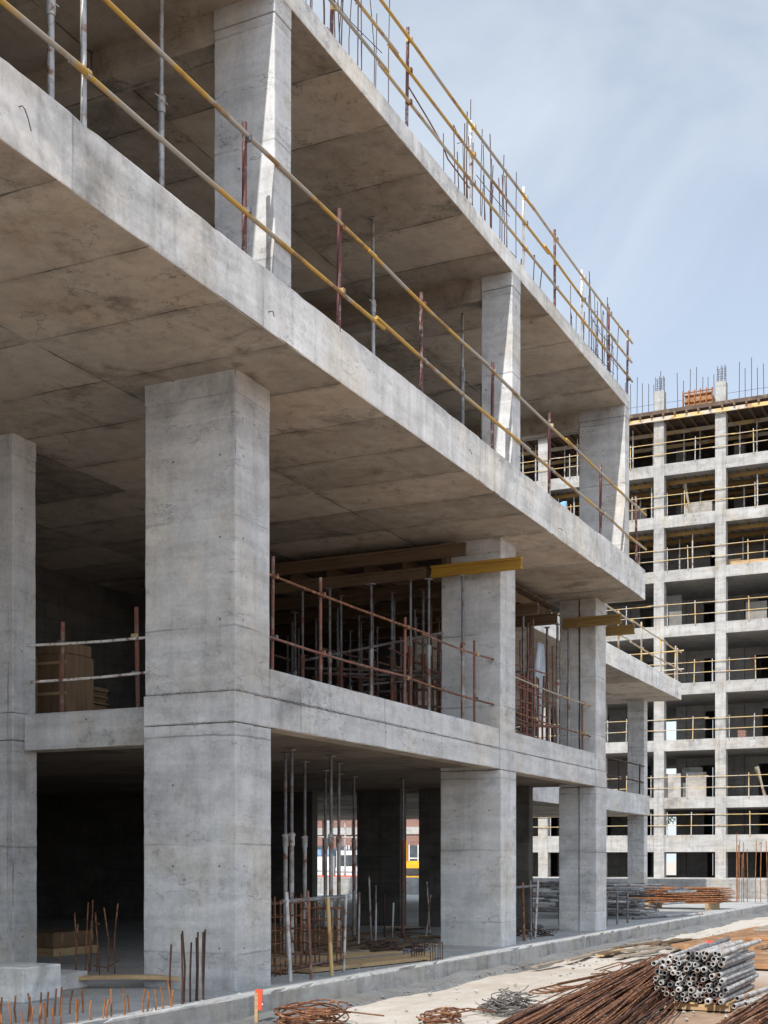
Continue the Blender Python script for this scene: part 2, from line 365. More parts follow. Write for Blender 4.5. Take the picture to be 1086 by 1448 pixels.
    def mesh(s, name, mats, origin=(0, 0, 0)):
        me = bpy.data.meshes.new(name); o = Vector(origin)
        me.from_pydata([Vector(v) - o for v in s.v], [], s.f)
        for m in (mats if isinstance(mats, (list, tuple)) else [mats]): me.materials.append(M[m])
        me.polygons.foreach_set('material_index', s.mi); me.polygons.foreach_set('use_smooth', s.sm)
        me.update(); return me
    def build(s, name, mats, parent=None, origin=None, label=None):
        if origin is None:
            if parent is not None: origin = world_loc(parent)
            else:
                xs = [v[0] for v in s.v]; ys = [v[1] for v in s.v]; zs = [v[2] for v in s.v]
                origin = ((min(xs) + max(xs)) / 2, (min(ys) + max(ys)) / 2, min(zs))
        o = bpy.data.objects.new(name, s.mesh(name, mats, origin)); C.objects.link(o)
        if parent is not None:
            o.parent = parent
            o.location = Vector(origin) - world_loc(parent)
        else: o.location = origin
        if label: o['label'] = label
        return o
def world_loc(o):
    l = Vector(o.location)
    while o.parent is not None: o = o.parent; l += Vector(o.location)
    return l
def tag(o, label, cat, group=None):
    o['label'] = label; o['category'] = cat
    if group: o['group'] = group
    return o
def thing(name, loc, label, cat, group=None):
    o = bpy.data.objects.new(name, None); C.objects.link(o); o.location = loc; o.empty_display_size = .2
    return tag(o, label, cat, group)
def setting(o): o['kind'] = 'structure'; return o
def stuff(o): o['kind'] = 'stuff'; return o
def copy_tree(o, loc, rot=None, label=None, group=None, scale=None):
    c = o.copy(); C.objects.link(c); c.location = loc
    if rot is not None: c.rotation_euler = rot
    if scale is not None: c.scale = scale
    if label: c['label'] = label
    if group: c['group'] = group
    for ch in list(o.children):
        d = ch.copy(); C.objects.link(d); d.parent = c
        for g in list(ch.children):
            e = g.copy(); C.objects.link(e); e.parent = d
    return c
def U(a, b): return random.uniform(a, b)

# ------------------------------------------------------------------ levels (metres above the dirt)
Z0 = .27            # ground slab
Z1 = 3.66           # first floor
Z1B = 3.305         # underside of first floor beam
Z1T = 4.0           # top of first floor upstand
Z2B, Z2 = 7.257, 7.895
Z3B, Z3 = 10.89, 11.16
YF = 7.85           # column line
YE = 6.98           # cantilevered slab edge

# ------------------------------------------------------------------ ground
def ground():
    xs = []; x = -40
    while x < 60: xs.append(x); x += .35 if 9 < x < 36 else (1.5 if -5 < x < 50 else 4)
    xs += [70, 90, 140, 250, 500, 1000, 2000]; xs = [-2000, -900, -400, -200, -100, -60] + xs
    ys = []; y = -30
    while y < 12: ys.append(y); y += .3 if 0 < y < 9 else 3
    ys += [13, 20, 30, 45, 60, 90, 150, 300, 700, 2000]; ys = [-2000, -900, -400, -150, -70] + ys
    vs = []
    for x in xs:
        for y in ys:
            z = 0.0
            if 5 < x < 50 and -6 < y < 9:
                z = -.045 + .05 * noise.noise(Vector((x * .45, y * .6, 1))) + .022 * noise.noise(Vector((x * 1.9, y * 2.1, 4)))
                z = min(z, -.004)
            else: z = -.03
            vs.append((x, y, z))
    ny = len(ys); fs = [(i * ny + j, (i + 1) * ny + j, (i + 1) * ny + j + 1, i * ny + j + 1) for i in range(len(xs) - 1) for j in range(ny - 1)]
    b = MB(); b.add(vs, fs, 0, True); setting(b.build('ground', 'dirt', origin=(0, 0, 0)))
    # blinding concrete strip along the foot of the slab, ground shade painted into its colour
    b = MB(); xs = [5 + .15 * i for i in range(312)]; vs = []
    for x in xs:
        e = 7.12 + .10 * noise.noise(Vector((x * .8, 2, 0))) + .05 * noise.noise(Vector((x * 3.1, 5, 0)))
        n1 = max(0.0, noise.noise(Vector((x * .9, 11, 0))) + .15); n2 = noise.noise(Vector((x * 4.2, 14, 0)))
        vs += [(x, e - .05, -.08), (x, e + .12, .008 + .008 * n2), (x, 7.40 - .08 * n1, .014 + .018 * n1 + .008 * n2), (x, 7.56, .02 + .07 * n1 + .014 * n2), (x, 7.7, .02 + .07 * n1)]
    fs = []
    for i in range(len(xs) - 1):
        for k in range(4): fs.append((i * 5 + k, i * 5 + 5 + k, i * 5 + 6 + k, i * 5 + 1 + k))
    b.add(vs, fs); setting(b.build('shade_blinding_strip', 'shade_con', origin=(0, 0, 0)))
ground()

# ------------------------------------------------------------------ the main building
BLD = thing('unfinished_building', (20, 12, 0), 'large unfinished grey concrete frame building with overhanging floor slabs, filling the left of the view', 'building')
CE = ['con_edge', 'soffit', 'screed', 'con']
MB().rough(-3, 52, 7.52, 30, -.25, Z0, (.11, 1.2, .1), .016, .085, (3, 3, 2), e=.03).build('ground_slab', ['con_edge', 'soffit', 'screed', 'plinth'], BLD)
MB().rough(-3, 27.3, YE, 28, Z2B, Z2, (.12, 1.2, .3), .005, .03, (0, 1, 2), seed=3, panel=3.05).build('floor_slab', CE, BLD)
MB().rough(-3, 26.04, YE, 16.5, Z3B, Z3, (.12, 1.2, .12), .005, .028, (0, 1, 2), seed=8, panel=3.05).build('roof_slab', CE, BLD)
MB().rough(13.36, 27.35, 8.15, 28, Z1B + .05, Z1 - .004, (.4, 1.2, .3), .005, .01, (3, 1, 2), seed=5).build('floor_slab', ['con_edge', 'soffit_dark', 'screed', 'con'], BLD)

def column(x0, x1, y0, y1, zt, zj=None, split=None, mat='con'):
    b = MB(); st = (.22, .3, .13)
    parts = [(Z0 - .02, Z1B - .012, .012), (Z1B - .004, zj - .01, .014), (zj - .004, zt - .24, 0), (zt - .245, zt + .02, .006)] if zj else [(Z0 - .02, zt + .02, 0)]
    for (a, c, g) in parts:
        if split:
            b.rough(x0 - g, split, y0 - g, y1 + g, a, c, st, .006, .03, (0, 0, 0), seed=x0)
            b.rough(split - .04, x1 + g, y0 - g + .016, y1 + g - .02, a, c, st, .006, .03, (0, 0, 0), seed=x0 + 2)
        else: b.rough(x0 - g, x1 + g, y0 - g, y1 + g, a, c, st, .006, .03, (0, 0, 0), seed=x0)
    return b.build('column', [mat], BLD)
column(12.49, 13.27, YF, 9.09, Z2B, Z1, 12.87)
column(20.93, 21.67, YF, 8.95, Z2B, Z1)
column(26.60, 27.40, YF, 8.20, Z2B, Z1, 27.0)
column(26.64, 27.36, 8.24, 8.66, Z2B, Z1)
column(13.12, 13.58, 11.62, 12.9, Z2B, Z1, 13.34)
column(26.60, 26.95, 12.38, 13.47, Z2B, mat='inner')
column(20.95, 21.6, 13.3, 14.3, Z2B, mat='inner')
column(13.1, 13.6, 17.0, 18.2, Z2B)
# first floor beams (two lifts with a rough day joint between) and their upstands
def beam(x0, x1, y0, y1, z0, zj, z1, long=0):
    b = MB(); st = (.15, .3, .2) if long == 0 else (.3, .15, .2)
    b.rough(x0, x1, y0, y1, z0, zj - .008, st, .007, .035, (0, 1, 0), seed=x0)
    if z1 > zj: b.rough(x0, x1, y0 + .008, y1, zj + .004, z1, st, .007, .035, (0, 0, 0), seed=x0 + 5)
    return b.build('beam', ['con', 'soffit'], BLD)
beam(13.285, 20.915, YF + .012, 8.16, Z1B, Z1, Z1T)
beam(21.685, 26.585, YF + .012, 8.16, Z1B, Z1, Z1T)
beam(13.30, 13.62, 9.105, 11.6, 3.17, Z1 - .02, Z1 - .02, 1)
beam(13.30, 13.62, 12.915, 16.98, 3.17, Z1 - .02, Z1 - .02, 1)
# crumbling mortar along the day joint
def ridge(p0, p1, n):
    b = MB(); p0 = Vector(p0); p1 = Vector(p1)
    for i in range(n):
        q = p0.lerp(p1, random.random()); 
        if noise.noise(q * 2.3) < -.12: continue
        r = .006 + .022 * random.random() ** 2; vs = []
        for (a, c, d) in ((1, 0, 0), (-1, 0, 0), (0, 1, 0), (0, -1, 0), (0, 0, 1), (0, 0, -1)):
            vs.append((q.x + a * r * U(.7, 1.8), q.y + c * r * U(.5, .9), q.z + U(-.012, .008) + d * r * U(.4, .8)))
        b.add(vs, [(0, 2, 4), (2, 1, 4), (1, 3, 4), (3, 0, 4), (2, 0, 5), (1, 2, 5), (3, 1, 5), (0, 3, 5)])
    o = b.build('mortar_ridge', ['con_dark'], BLD); o['kind'] = 'stuff'
ridge((12.48, 7.84, Z1), (13.28, 7.85, Z1), 60); ridge((12.48, 7.85, Z1), (12.48, 9.1, Z1), 90); ridge((13.29, 7.862, Z1), (20.9, 7.862, Z1), 420); ridge((21.7, 7.862, Z1), (26.6, 7.862, Z1), 240)
ridge((12.478, 7.85, Z1B), (12.478, 9.1, Z1B), 40)
# upper storey columns and downstand beams
def up_col(x0, x1, y1):
    b = MB(); b.rough(x0, x1, YE + .006, y1, Z2 - .02, Z3B - .22, (.2, .2, .13), .005, .012, (0, 0, 0), seed=x0)
    b.rough(x0 - .006, x1 + .006, YE + .002, y1 + .006, Z3B - .215, Z3B + .02, (.2, .2, .13), .005, .012, (0, 0, 0), seed=x0 + 1)
    return b.build('column', ['con'], BLD)
up_col(11.88, 12.24, 7.74); up_col(19.14, 19.52, 7.5); up_col(25.7, 26.034, 7.94); up_col(4.4, 4.8, 7.7)
for (x, y0) in ((11.9, 7.75), (19.16, 7.51), (25.7, 7.95), (4.42, 7.71)):
    MB().rough(x, x + .32, y0, 15, Z3B - .34, Z3B + .02, (.3, .4, .2), .005, .012, (0, 0, 0), seed=x).build('beam', ['soffit'], BLD)
rw = random.Random(6)
for (x, z, pts) in ((7.95, 7.62, ((0, 0), (.02, -.02), (.05, -.09), (.07, -.17))), (11.75, 7.46, ((0, 0), (.015, .01), (.03, -.05))), (17.3, 7.6, ((0, 0), (-.01, -.03), (.02, -.07))), (21.4, 7.42, ((0, 0), (.03, 0), (.06, -.03)))):
    MB().path([(x, YE + .02, z)] + [(x + a, YE - .03 - .01 * k, z + c) for k, (a, c) in enumerate(pts)], .005, 5).build('wire_loop', ['rust_dark'], BLD)
# inner walls and two unseen light blockers
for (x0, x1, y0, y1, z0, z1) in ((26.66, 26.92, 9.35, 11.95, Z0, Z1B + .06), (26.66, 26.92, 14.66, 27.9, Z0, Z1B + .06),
        (-2.9, -2.6, 7.2, 15.8, Z2, Z3B + .02), (6.6, 6.9, 13.0, 27.5, Z0, Z2B + .02), (13.8, 26.6, 16.4, 16.7, Z1, Z2B + .02), (-2.5, 26.64, 27.6, 27.95, Z0, Z1B + .06), (-2.5, 26.64, 27.6, 27.95, Z1, Z2B + .02),  # first two on this line are out of view, added to keep light out
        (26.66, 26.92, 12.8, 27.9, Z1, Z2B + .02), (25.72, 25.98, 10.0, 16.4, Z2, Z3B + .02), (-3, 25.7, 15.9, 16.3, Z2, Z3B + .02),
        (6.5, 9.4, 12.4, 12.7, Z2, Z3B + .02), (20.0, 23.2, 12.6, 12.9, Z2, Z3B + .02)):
    MB().rough(x0, x1, y0, y1, z0 - .01, z1, (.8, .8, .6), .004, .01, (0, 0, 0)).build('wall', ['inner'], BLD)  # includes the two added unseen light blockers
# set-back low wing behind the main frame
MB().rough(27.5, 44.8, 10.2, 26, 7.257, 7.86, (.2, 1.2, .3), .006, .02, (0, 1, 2), seed=12).build('floor_slab', CE, BLD)
MB().rough(27.5, 44.4, 11.2, 26, Z1B, Z1T - .02, (.2, 1.2, .3), .006, .02, (3, 1, 2), seed=14).build('floor_slab', CE, BLD)
for (x, y) in ((43.95, 11.28), (36.4, 22), (43.95, 18.5), (36.4, 25), (43.95, 25)):
    b = MB(); b.rough(x, x + .46, y, y + .58, Z0 - .02, Z1B + .01, (.2, .2, .2), .005, .012, (0, 0, 0), seed=x)
    b.rough(x, x + .46, y, y + .58, Z1T - .03, 7.26, (.2, .2, .2), .005, .012, (0, 0, 0), seed=x + 3)
    b.build('column', ['con'], BLD)

# boundary upstand wall between the slab and the far block
wb = MB(); wb.rough(52.02, 52.3, 3.2, 44, -.05, 1.03, (.3, .4, .25), .008, .03, (0, 0, 0))
tag(wb.build('site_wall', ['far_con']), 'low pale concrete wall running across behind the rebar piles', 'wall')

# ------------------------------------------------------------------ the far building
FX = 69.5
FB = thing('unfinished_building', (FX, 18, 0), 'tall pale concrete frame building under construction with eight open storeys, at the right edge', 'building')
cols_y = [17.03 + 3.26 * k for k in range(-4, 5)]
Y0, Y1 = cols_y[0] - .3, cols_y[-1] + .3
lv = [(3.13, .91), (5.14, .60), (8.21, .60), (11.21, .62), (14.33, .62), (17.28, .62), (20.20, .64), (23.0, .64)]
ROOF = 25.62
for y in cols_y:
    b = MB(); b.rough(FX - .035, FX + .5, y - .28, y + .28, -.1, ROOF - .3, (.3, .3, .5), .01, .03, (0, 0, 0), seed=y)
    b.build('column', ['far_con'], FB)
    for d in (5.2, 10.2):
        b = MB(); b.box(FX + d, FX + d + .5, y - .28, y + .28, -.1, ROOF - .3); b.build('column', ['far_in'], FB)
for (zt, th) in lv:
    b = MB(); b.rough(FX, FX + 13, Y0, Y1, zt - th, zt, (1.5, .4, .3), .012, .05, (0, 1, 0), seed=zt)
    b.build('floor_slab', ['far_con', 'far_in'], FB)
b = MB(); b.rough(FX, FX + 13, Y0, Y1, -.1, .86, (1.5, .5, .3), .012, .05, (0, 0, 0)); b.build('floor_slab', ['far_con'], FB)
floors = [.86] + [l[0] for l in lv]
tops = [l[0] - l[1] for l in lv] + [ROOF - .3]
rr = random.Random(5)
for i, zf in enumerate(floors):
    for k in range(8):
        y = cols_y[k]
        if k == 4 and i in (0, 1, 2, 3): continue         # the see-through bay
        d = 5.25 if i < 7 else 9.0
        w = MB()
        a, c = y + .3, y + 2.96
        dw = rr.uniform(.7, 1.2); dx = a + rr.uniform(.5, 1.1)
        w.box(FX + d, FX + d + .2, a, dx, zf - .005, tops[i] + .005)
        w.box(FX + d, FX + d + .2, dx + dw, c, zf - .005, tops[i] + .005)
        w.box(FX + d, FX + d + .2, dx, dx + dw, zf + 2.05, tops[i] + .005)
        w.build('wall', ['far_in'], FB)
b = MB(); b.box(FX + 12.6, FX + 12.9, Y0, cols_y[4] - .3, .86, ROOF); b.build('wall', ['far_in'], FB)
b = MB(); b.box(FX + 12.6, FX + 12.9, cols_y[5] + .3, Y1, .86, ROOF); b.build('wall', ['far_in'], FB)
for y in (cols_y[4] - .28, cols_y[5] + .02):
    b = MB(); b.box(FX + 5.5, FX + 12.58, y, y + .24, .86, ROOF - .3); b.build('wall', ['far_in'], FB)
# roof formwork still in place: deck, joist ends and yellow edge beams
b = MB(); b.rough(FX - .25, FX + 13, Y0 - .3, Y1 + .3, ROOF, ROOF + .22, (2, .5, .2), .02, .05, (0, 0, 0)); b.build('formwork_deck', ['ply_dark'], FB)
b = MB()
yy = Y0
while yy < Y1: b.box(FX - .45, FX + 6, yy - .05, yy + .05, ROOF - .16, ROOF - .004); yy += .62
b.build('joist', ['beam'], FB)
b = MB()
for dx in (-.3, 2.2, 4.6): b.box(FX + dx, FX + dx + .09, Y0 - .4, Y1 + .4, ROOF - .36, ROOF - .165)
b.build('edge_beam', ['yel_pale'], FB)
for zt, th in lv[-2:]:
    b = MB()
    for dx in (.75, 2.4, 4.2): b.box(FX + dx, FX + dx + .09, Y0 + .5, Y1 - .5, zt - th - .3, zt - th - .1)
    yy = Y0 + .6
    while yy < Y1 - .5: b.box(FX + .55, FX + 5, yy - .04, yy + .04, zt - th - .1, zt - th - .004); yy += .55
    b.build('formwork_beam', ['ochre'], FB)
# column stubs above the roof with their starter bars
for y in cols_y:
    b = MB(); b.rough(FX, FX + .5, y - .27, y + .27, ROOF + .2, ROOF + 1.35, (.3, .3, .4), .01, .03, (0, 0, 0), seed=y)
    b.build('column_stub', ['far_con'], FB)
    b = MB()
    for q in range(3):
        for w in (0, 1): b.tube((FX + .08 + .34 * w, y - .2 + .2 * q, ROOF + 1.3), (FX + .08 + .34 * w + rr.uniform(-.03, .03), y - .2 + .2 * q + rr.uniform(-.04, .04), ROOF + 2.2 + rr.uniform(-.1, .1)), .016, 5)
    for z in (1.5, 1.75, 2.0): b.path([(FX + .06, y - .21, ROOF + z), (FX + .44, y - .21, ROOF + z), (FX + .44, y + .21, ROOF + z), (FX + .06, y + .21, ROOF + z), (FX + .06, y - .21, ROOF + z)], .009, 4)
    b.build('starter_bars', ['rust_dark'], FB)
# bar curtain of the next wall lift
wc = MB(); y = Y0
while y < Y1:
    if abs((y - 13.77)) > .35 and abs(y - 17.03) > .35:
        wc.tube((FX + 2.4, y, ROOF + .2), (FX + 2.4 + rr.uniform(-.05, .05), y + rr.uniform(-.05, .05), ROOF + 3.0 + rr.uniform(-.5, .3)), .017, 4)
    y += .33
for z in (.8, 1.5): wc.tube((FX + 2.4, Y0, ROOF + z), (FX + 2.4, Y1, ROOF + z), .009, 4)
tag(wc.build('wall_rebar', ['rust_dark']), 'thin curtain of upright bars for a wall on the roof of the far building', 'rebar')
# brown basket on the roof
bk = thing('steel_basket', (FX + 1.2, 15.1, ROOF + .22), 'brown slatted basket standing on the roof edge of the far building', 'basket')
b = MB(); b.box(FX + .5, FX + 1.9, 14.35, 15.75, ROOF + .24, ROOF + 1.0); b.build('load', ['ply'], bk)
b = MB()
for z in (.3, .62, .98, 1.12):
    b.box(FX + .4, FX + .46, 14.25, 15.85, ROOF + z, ROOF + z + .06)
for k in range(6):
    b.box(FX + .34, FX + .396, 14.25 + k * .31, 14.31 + k * .31, ROOF + .22, ROOF + 1.25)
b.build('slats', ['rust_org'], bk)

# guard rails of the far building, one run per storey
names = ['first', 'second', 'third', 'fourth', 'fifth', 'sixth', 'seventh', 'top']
for i, zf in enumerate(floors[1:]):
    g = thing('guard_rail', (FX - .1, 18, zf), 'tan tube guard rail along the %s open storey of the far building' % names[i], 'guard rail', 'guard rails on the far building')
    for z in (.50, 1.08):
        b = MB(); y = Y0
        while y < Y1 - .5:
            e = min(y + rr.uniform(4, 6), Y1)
            b.tube((FX - .11, y, zf + z + rr.uniform(-.03, .03)), (FX - .11, e + .2, zf + z + rr.uniform(-.03, .03)), .022, 6); y = e
        b.build('rail', ['yel_pale'], g)
    for k in range(8):
        y = cols_y[k] + rr.uniform(1.3, 1.9)
        MB().tube((FX - .06, y, zf - .06), (FX - .06, y + rr.uniform(-.03, .03), zf + 1.22), .028, 6).build('post', ['yel_pale' if rr.random() < .6 else 'galv'], g)
        if rr.random() < .6:
            y = cols_y[k] + rr.choice((.42, 2.8))
            MB().tube((FX - .06, y, zf - .06), (FX - .06, y, zf + 1.2), .024, 6).build('post', ['galv'], g)
# shoring under the top three decks of the far building
n = 0
for i in (6, 7, 8):
    for k in range(1, 8):
        for t in range(3):
            x = FX + rr.choice((.72, 1.6, 2.4)); y = cols_y[k] + .55 + t * 1.0 + rr.uniform(-.15, .15)
            top = tops[i] - (.06 if i == 8 else .30)
            o = MB().tube((x, y, floors[i]), (x + rr.uniform(-.03, .03), y, floors[i] + 1.6), .045, 6).tube((x, y, floors[i] + 1.5), (x, y, top), .034, 6).build('shore_prop', ['galv'])
            tag(o, 'thin grey steel prop under the %s deck of the far building' % ('roof', 'seventh floor', 'upper')[8 - i], 'prop', 'props on the far building'); n += 1
# loose things on its floors
b = MB()
for k in range(7): b.box(FX + .2 + .07 * k, FX + .26 + .07 * k, 11.0 + .1 * (k % 3), 13.3 - .2 * (k % 2), 17.28 + .002, 17.42 + .05 * (k % 3))
tag(b.build('timber_stack', ['wood']), 'pile of pale boards lying on the fifth floor edge of the far building', 'timber')
o = MB().rough(FX + 1.4, FX + 2.3, 14.5, 16.0, 20.205, 21.1, (.3, .3, .3), .01, .02).build('crate', ['con_dark']); tag(o, 'pale crate under sheeting on the sixth floor of the far building', 'crate')
rc = random.Random(8)
for k in range(34):
    i = rc.randrange(1, 8); zf = floors[i]; kk = rc.randrange(1, 7); y = cols_y[kk] + rc.uniform(.6, 2.4); x = FX + rc.uniform(.7, 3.5)
    kind = rc.randrange(3); w = rc.uniform(.3, .8); h = rc.uniform(.25, .9); st = ('first', 'second', 'third', 'fourth', 'fifth', 'sixth', 'seventh')[i - 1]
    if kind == 0: o = MB().rough(x, x + .5, y, y + w, zf + .002, zf + h, (.2, .2, .2), .01, .02).build('block_stack', [rc.choice(('far_in', 'brick', 'card'))]); tag(o, 'small stack of blocks on the %s floor of the far building' % st, 'blocks', 'block stacks on the far floors')
    elif kind == 1:
        b = MB()
        for q in range(5): b.bar((x + .1 * q, y, zf + .04), (x + .1 * q - .2, y + .3 + .05 * q, zf + 1.2 + h), .1, .03, up=(1, 0, 0))
        tag(b.build('leaning_boards', [rc.choice(('wood', 'wood_x', 'ply'))]), 'boards leaning upright on the %s floor of the far building' % st, 'boards', 'boards on the far floors')
    else:
        b = MB().rough(x, x + .1, y, y + 1.1, zf + .002, zf + 1.0 + h, (.2, .2, .2), .01, .02); tag(b.build('block_wall', [rc.choice(('con_dark', 'far_in'))]), 'part-built block wall on the %s floor of the far building' % st, 'wall', 'part-built walls on the far floors')
for k, (y, z) in enumerate(((22.2, 20.2), (24.0, 20.2), (25.4, 17.28))):
    b = MB(); n_ = 8
    for q in range(n_):
        for w in range(6):
            pass
    vs = []; fs = []
    for q in range(9):
        for w in range(7): vs.append((FX + .15 + .12 * math.sin(q * 1.7 + w * .6 + k), y + q * .2, z + .05 + w * .24))
    fs = [(q * 7 + w, q * 7 + 7 + w, q * 7 + 8 + w, q * 7 + 1 + w) for q in range(8) for w in range(6)]
    b.add(vs, fs, 0, True)
    o = b.build('sheet', ['blue']); md = o.modifiers.new('thick', 'SOLIDIFY'); md.thickness = .01
    tag(o, ('blue sheet hung on the sixth storey rail of the far building', 'second blue sheet beside it on the sixth storey rail', 'blue sheet hung one storey lower on the far building')[k], 'sheet')

# ------------------------------------------------------------------ guard rails of the main building
def clamp(b, x, y, z): b.box(x - .024, x + .024, y - .035, y + .045, z - .028, z + .028)
def rail_run(label, posts, y, zf, heights, hpost, pm, rm, ext=(.6, .4), r=.024, seg=(3.5, 6.0), jit=.015, along='x', pr=.027):
    g = thing('guard_rail', ((posts[0] + posts[-1]) / 2, y, zf) if along == 'x' else (y, (posts[0] + posts[-1]) / 2, zf), label, 'guard rail', 'scaffold tube guard rails')
    P = (lambda a, d, z: (a, y + d, z)) if along == 'x' else (lambda a, d, z: (y + d, a, z))
    for i, a in enumerate(posts):
        m = pm[i % len(pm)] if isinstance(pm, (list, tuple)) else pm
        lean = U(-.03, .03)
        p = MB().tube(P(a, 0, zf - .05), P(a + lean, U(-.01, .01), zf + hpost + U(-.06, .08)), pr, 8).build('post', [m], g)
        for h in heights:
            cb = MB(); q = P(a + lean * h / hpost, -.035, zf + h); clamp(cb, *q); cb.build('clamp', [random.choice(('galv_dark', 'rust', 'yel_pale'))], p)
    for k, h in enumerate(heights):
        a = posts[0] - ext[0]; e = posts[-1] + ext[1]; j = 0
        while a < e - .2:
            n_ = min(a + U(*seg), e)
            if e - n_ < 1.0: n_ = e
            za, zb = zf + h + U(-jit, jit) * 1.8, zf + h + U(-jit, jit) * 1.8
            dd = -.052 + (.012 if j % 2 else 0); sag = U(.0, .035)
            mid = [P(a - .12 + (n_ - a + .24) * t, dd, za + (zb - za) * t - sag * math.sin(math.pi * t)) for t in (0, .25, .5, .75, 1)]
            b = MB().path(mid, r, 8); b.build('rail', [rm[(j + k) % len(rm)]], g)
            a = n_; j += 1
    return g
rail_run('yellow and grey tube guard rail on maroon posts along the overhanging middle slab', [4.4, 6.4, 8.77, 11.31, 13.37, 15.71, 18.32, 20.99, 24.04, 26.67], YE + .025, Z2,
         (.42, 1.16), 1.33, ['galv', 'galv', 'galv', 'post', 'post', 'post', 'post', 'post', 'post', 'post'], ['yel', 'yel'], ext=(1.2, .45))
rail_run('three-tube guard rail with part white posts along the roof edge against the sky', [11.0, 13.2, 15.26, 17.47, 19.73, 21.3, 22.87, 24.57, 25.95], YE + .03, Z3,
         (.33, .74, 1.14), 1.25, ['post', 'post', 'post', 'post_white', 'post_white', 'post', 'post_white', 'post', 'post'], ['yel', 'yel_pale', 'yel'], ext=(1.5, .1), r=.021, pr=.023)
rail_run('rusty tube guard rail on the first floor beam left of the middle column', [13.58, 14.8, 17.38, 20.15], 8.02, Z1T, (.42, 1.16), 1.36, 'prop_red', ['prop_red', 'rust'], ext=(.1, .74), r=.017, pr=.022)
rail_run('short rusty tube guard rail on the first floor beam right of the middle column', [21.9, 23.14, 26.2], 8.02, Z1T, (.38, 1.0), 1.1, 'prop_red', ['rust', 'yel'], ext=(.15, .34), r=.015, pr=.02)
rail_run('grey two-tube guard rail between the left columns in front of brown boxes', [9.9, 11.1], 13.46, Z1 - .02, (.45, .92), 1.25, 'prop_red', ['post_white'], ext=(.6, .45), along='y', r=.018)
rail_run('yellow tube guard rail along the edge of the set-back wing slab', [29.5, 32, 34.6, 37.2, 39.8, 42.3, 44.6], 10.3, 7.86, (.45, 1.08), 1.2, 'yel_pale', ['yel_pale'], ext=(.3, .3))
rail_run('yellow tube guard rail across the end of the set-back wing slab', [10.4, 12.6, 15, 17.4, 20], 44.68, 7.86, (.45, 1.08), 1.2, 'yel_pale', ['yel_pale'], ext=(.2, .2), along='y')
rail_run('thin rusty guard rail on the lower floor edge of the set-back wing', [29, 32, 35, 38, 41, 43.6], 11.35, 3.98, (.45, 1.0), 1.1, 'rust_dark', ['rust_dark'], ext=(.3, .3))

# ------------------------------------------------------------------ shoring props
def make_prop(h, m, label, group):
    t = thing('shore_prop', (0, 0, 0), label, 'prop', group)
    MB().box(-.07, .07, -.07, .07, 0, .012).build('base_plate', [m], t)
    MB().tube((0, 0, .01), (0, 0, h * .58), .034, 8).build('outer_tube', [m], t)
    MB().tube((0, 0, h * .57), (0, 0, h - .01), .025, 8).build('inner_tube', ['galv_dark' if m != 'galv' else 'galv'], t)
    MB().tube((0, 0, h * .55), (0, 0, h * .61), .046, 8).tube((-.11, 0, h * .6), (.11, 0, h * .6), .009, 5).build('collar', [m], t)
    MB().box(-.07, .07, -.05, .05, h - .014, h).build('head_plate', [m], t)
    return t
HB = 6.60                                                        # underside of the main formwork beams
protoA = make_prop(HB - Z1, 'prop', 'dull steel prop in the dark shored bay left of the middle column', 'props in the left shored bay')
protoB = make_prop(HB - Z1, 'prop_red', 'rusty red prop in the dark shored bay right of the middle column', 'props in the right shored bay')
protoA.location = (20.62, 8.42, Z1); protoA['label'] = 'bare steel prop just left of the middle column, nearest its corner'
copy_tree(protoA, (20.62, 9.05, Z1), label='bare steel prop second in front of the side of the middle column')
for x in (20.55, 21.3, 22.1, 22.9, 23.7, 24.5, 25.3, 26.1):
    for y in (8.75, 9.5, 10.2, 10.9, 11.7, 12.5, 13.3, 14.2):
        if random.random() < .10 or (x < 21.8 and y < 9.4): continue
        red = random.random() < (.35 if x < 21 else .72)
        copy_tree(protoB if red else protoA, (x + (U(-.03, .03) if x < 21 else U(-.2, .2)), y + U(-.22, .22), Z1), (0, 0, U(0, 3)),
                  'rusty red prop among the dense shoring behind the middle column' if red else 'dull steel prop among the dense shoring behind the middle column', 'rusty props of the dense shoring' if red else 'steel props of the dense shoring')
protoB.location = (22.2, 8.6, Z1); protoB['label'] = 'rusty red prop at the front edge of the shoring just right of the middle column'
o = copy_tree(protoA, (26.3, 8.35, Z1), label='bare steel prop standing close to the left face of the third column', group='props in the right shored bay')
o = copy_tree(protoA, (25.7, 8.4, Z1), label='bare steel prop second to the left of the third column', group='props in the right shored bay')
pu = make_prop(Z3B - Z2, 'galv', 'grey steel prop standing alone in the upper storey nearest the left edge', 'props in the upper storey')
pu.location = (9.54, 8.0, Z2)
for (x, y, l) in ((11.28, 8.0, 'grey steel prop in the upper storey left of the first column'), (16.7, 8.2, 'short looking steel prop in the upper storey half way between the columns'), (19.7, 8.05, 'grey steel prop just left of the second upper column')):
    copy_tree(pu, (x, y, Z2), label=l)
for (x, y) in ((14.5, 11.5), (17.6, 11.8), (21.5, 10.8), (23.5, 9.2)):
    copy_tree(pu, (x, y, Z2), label='steel prop in the shade at the back of the upper storey')

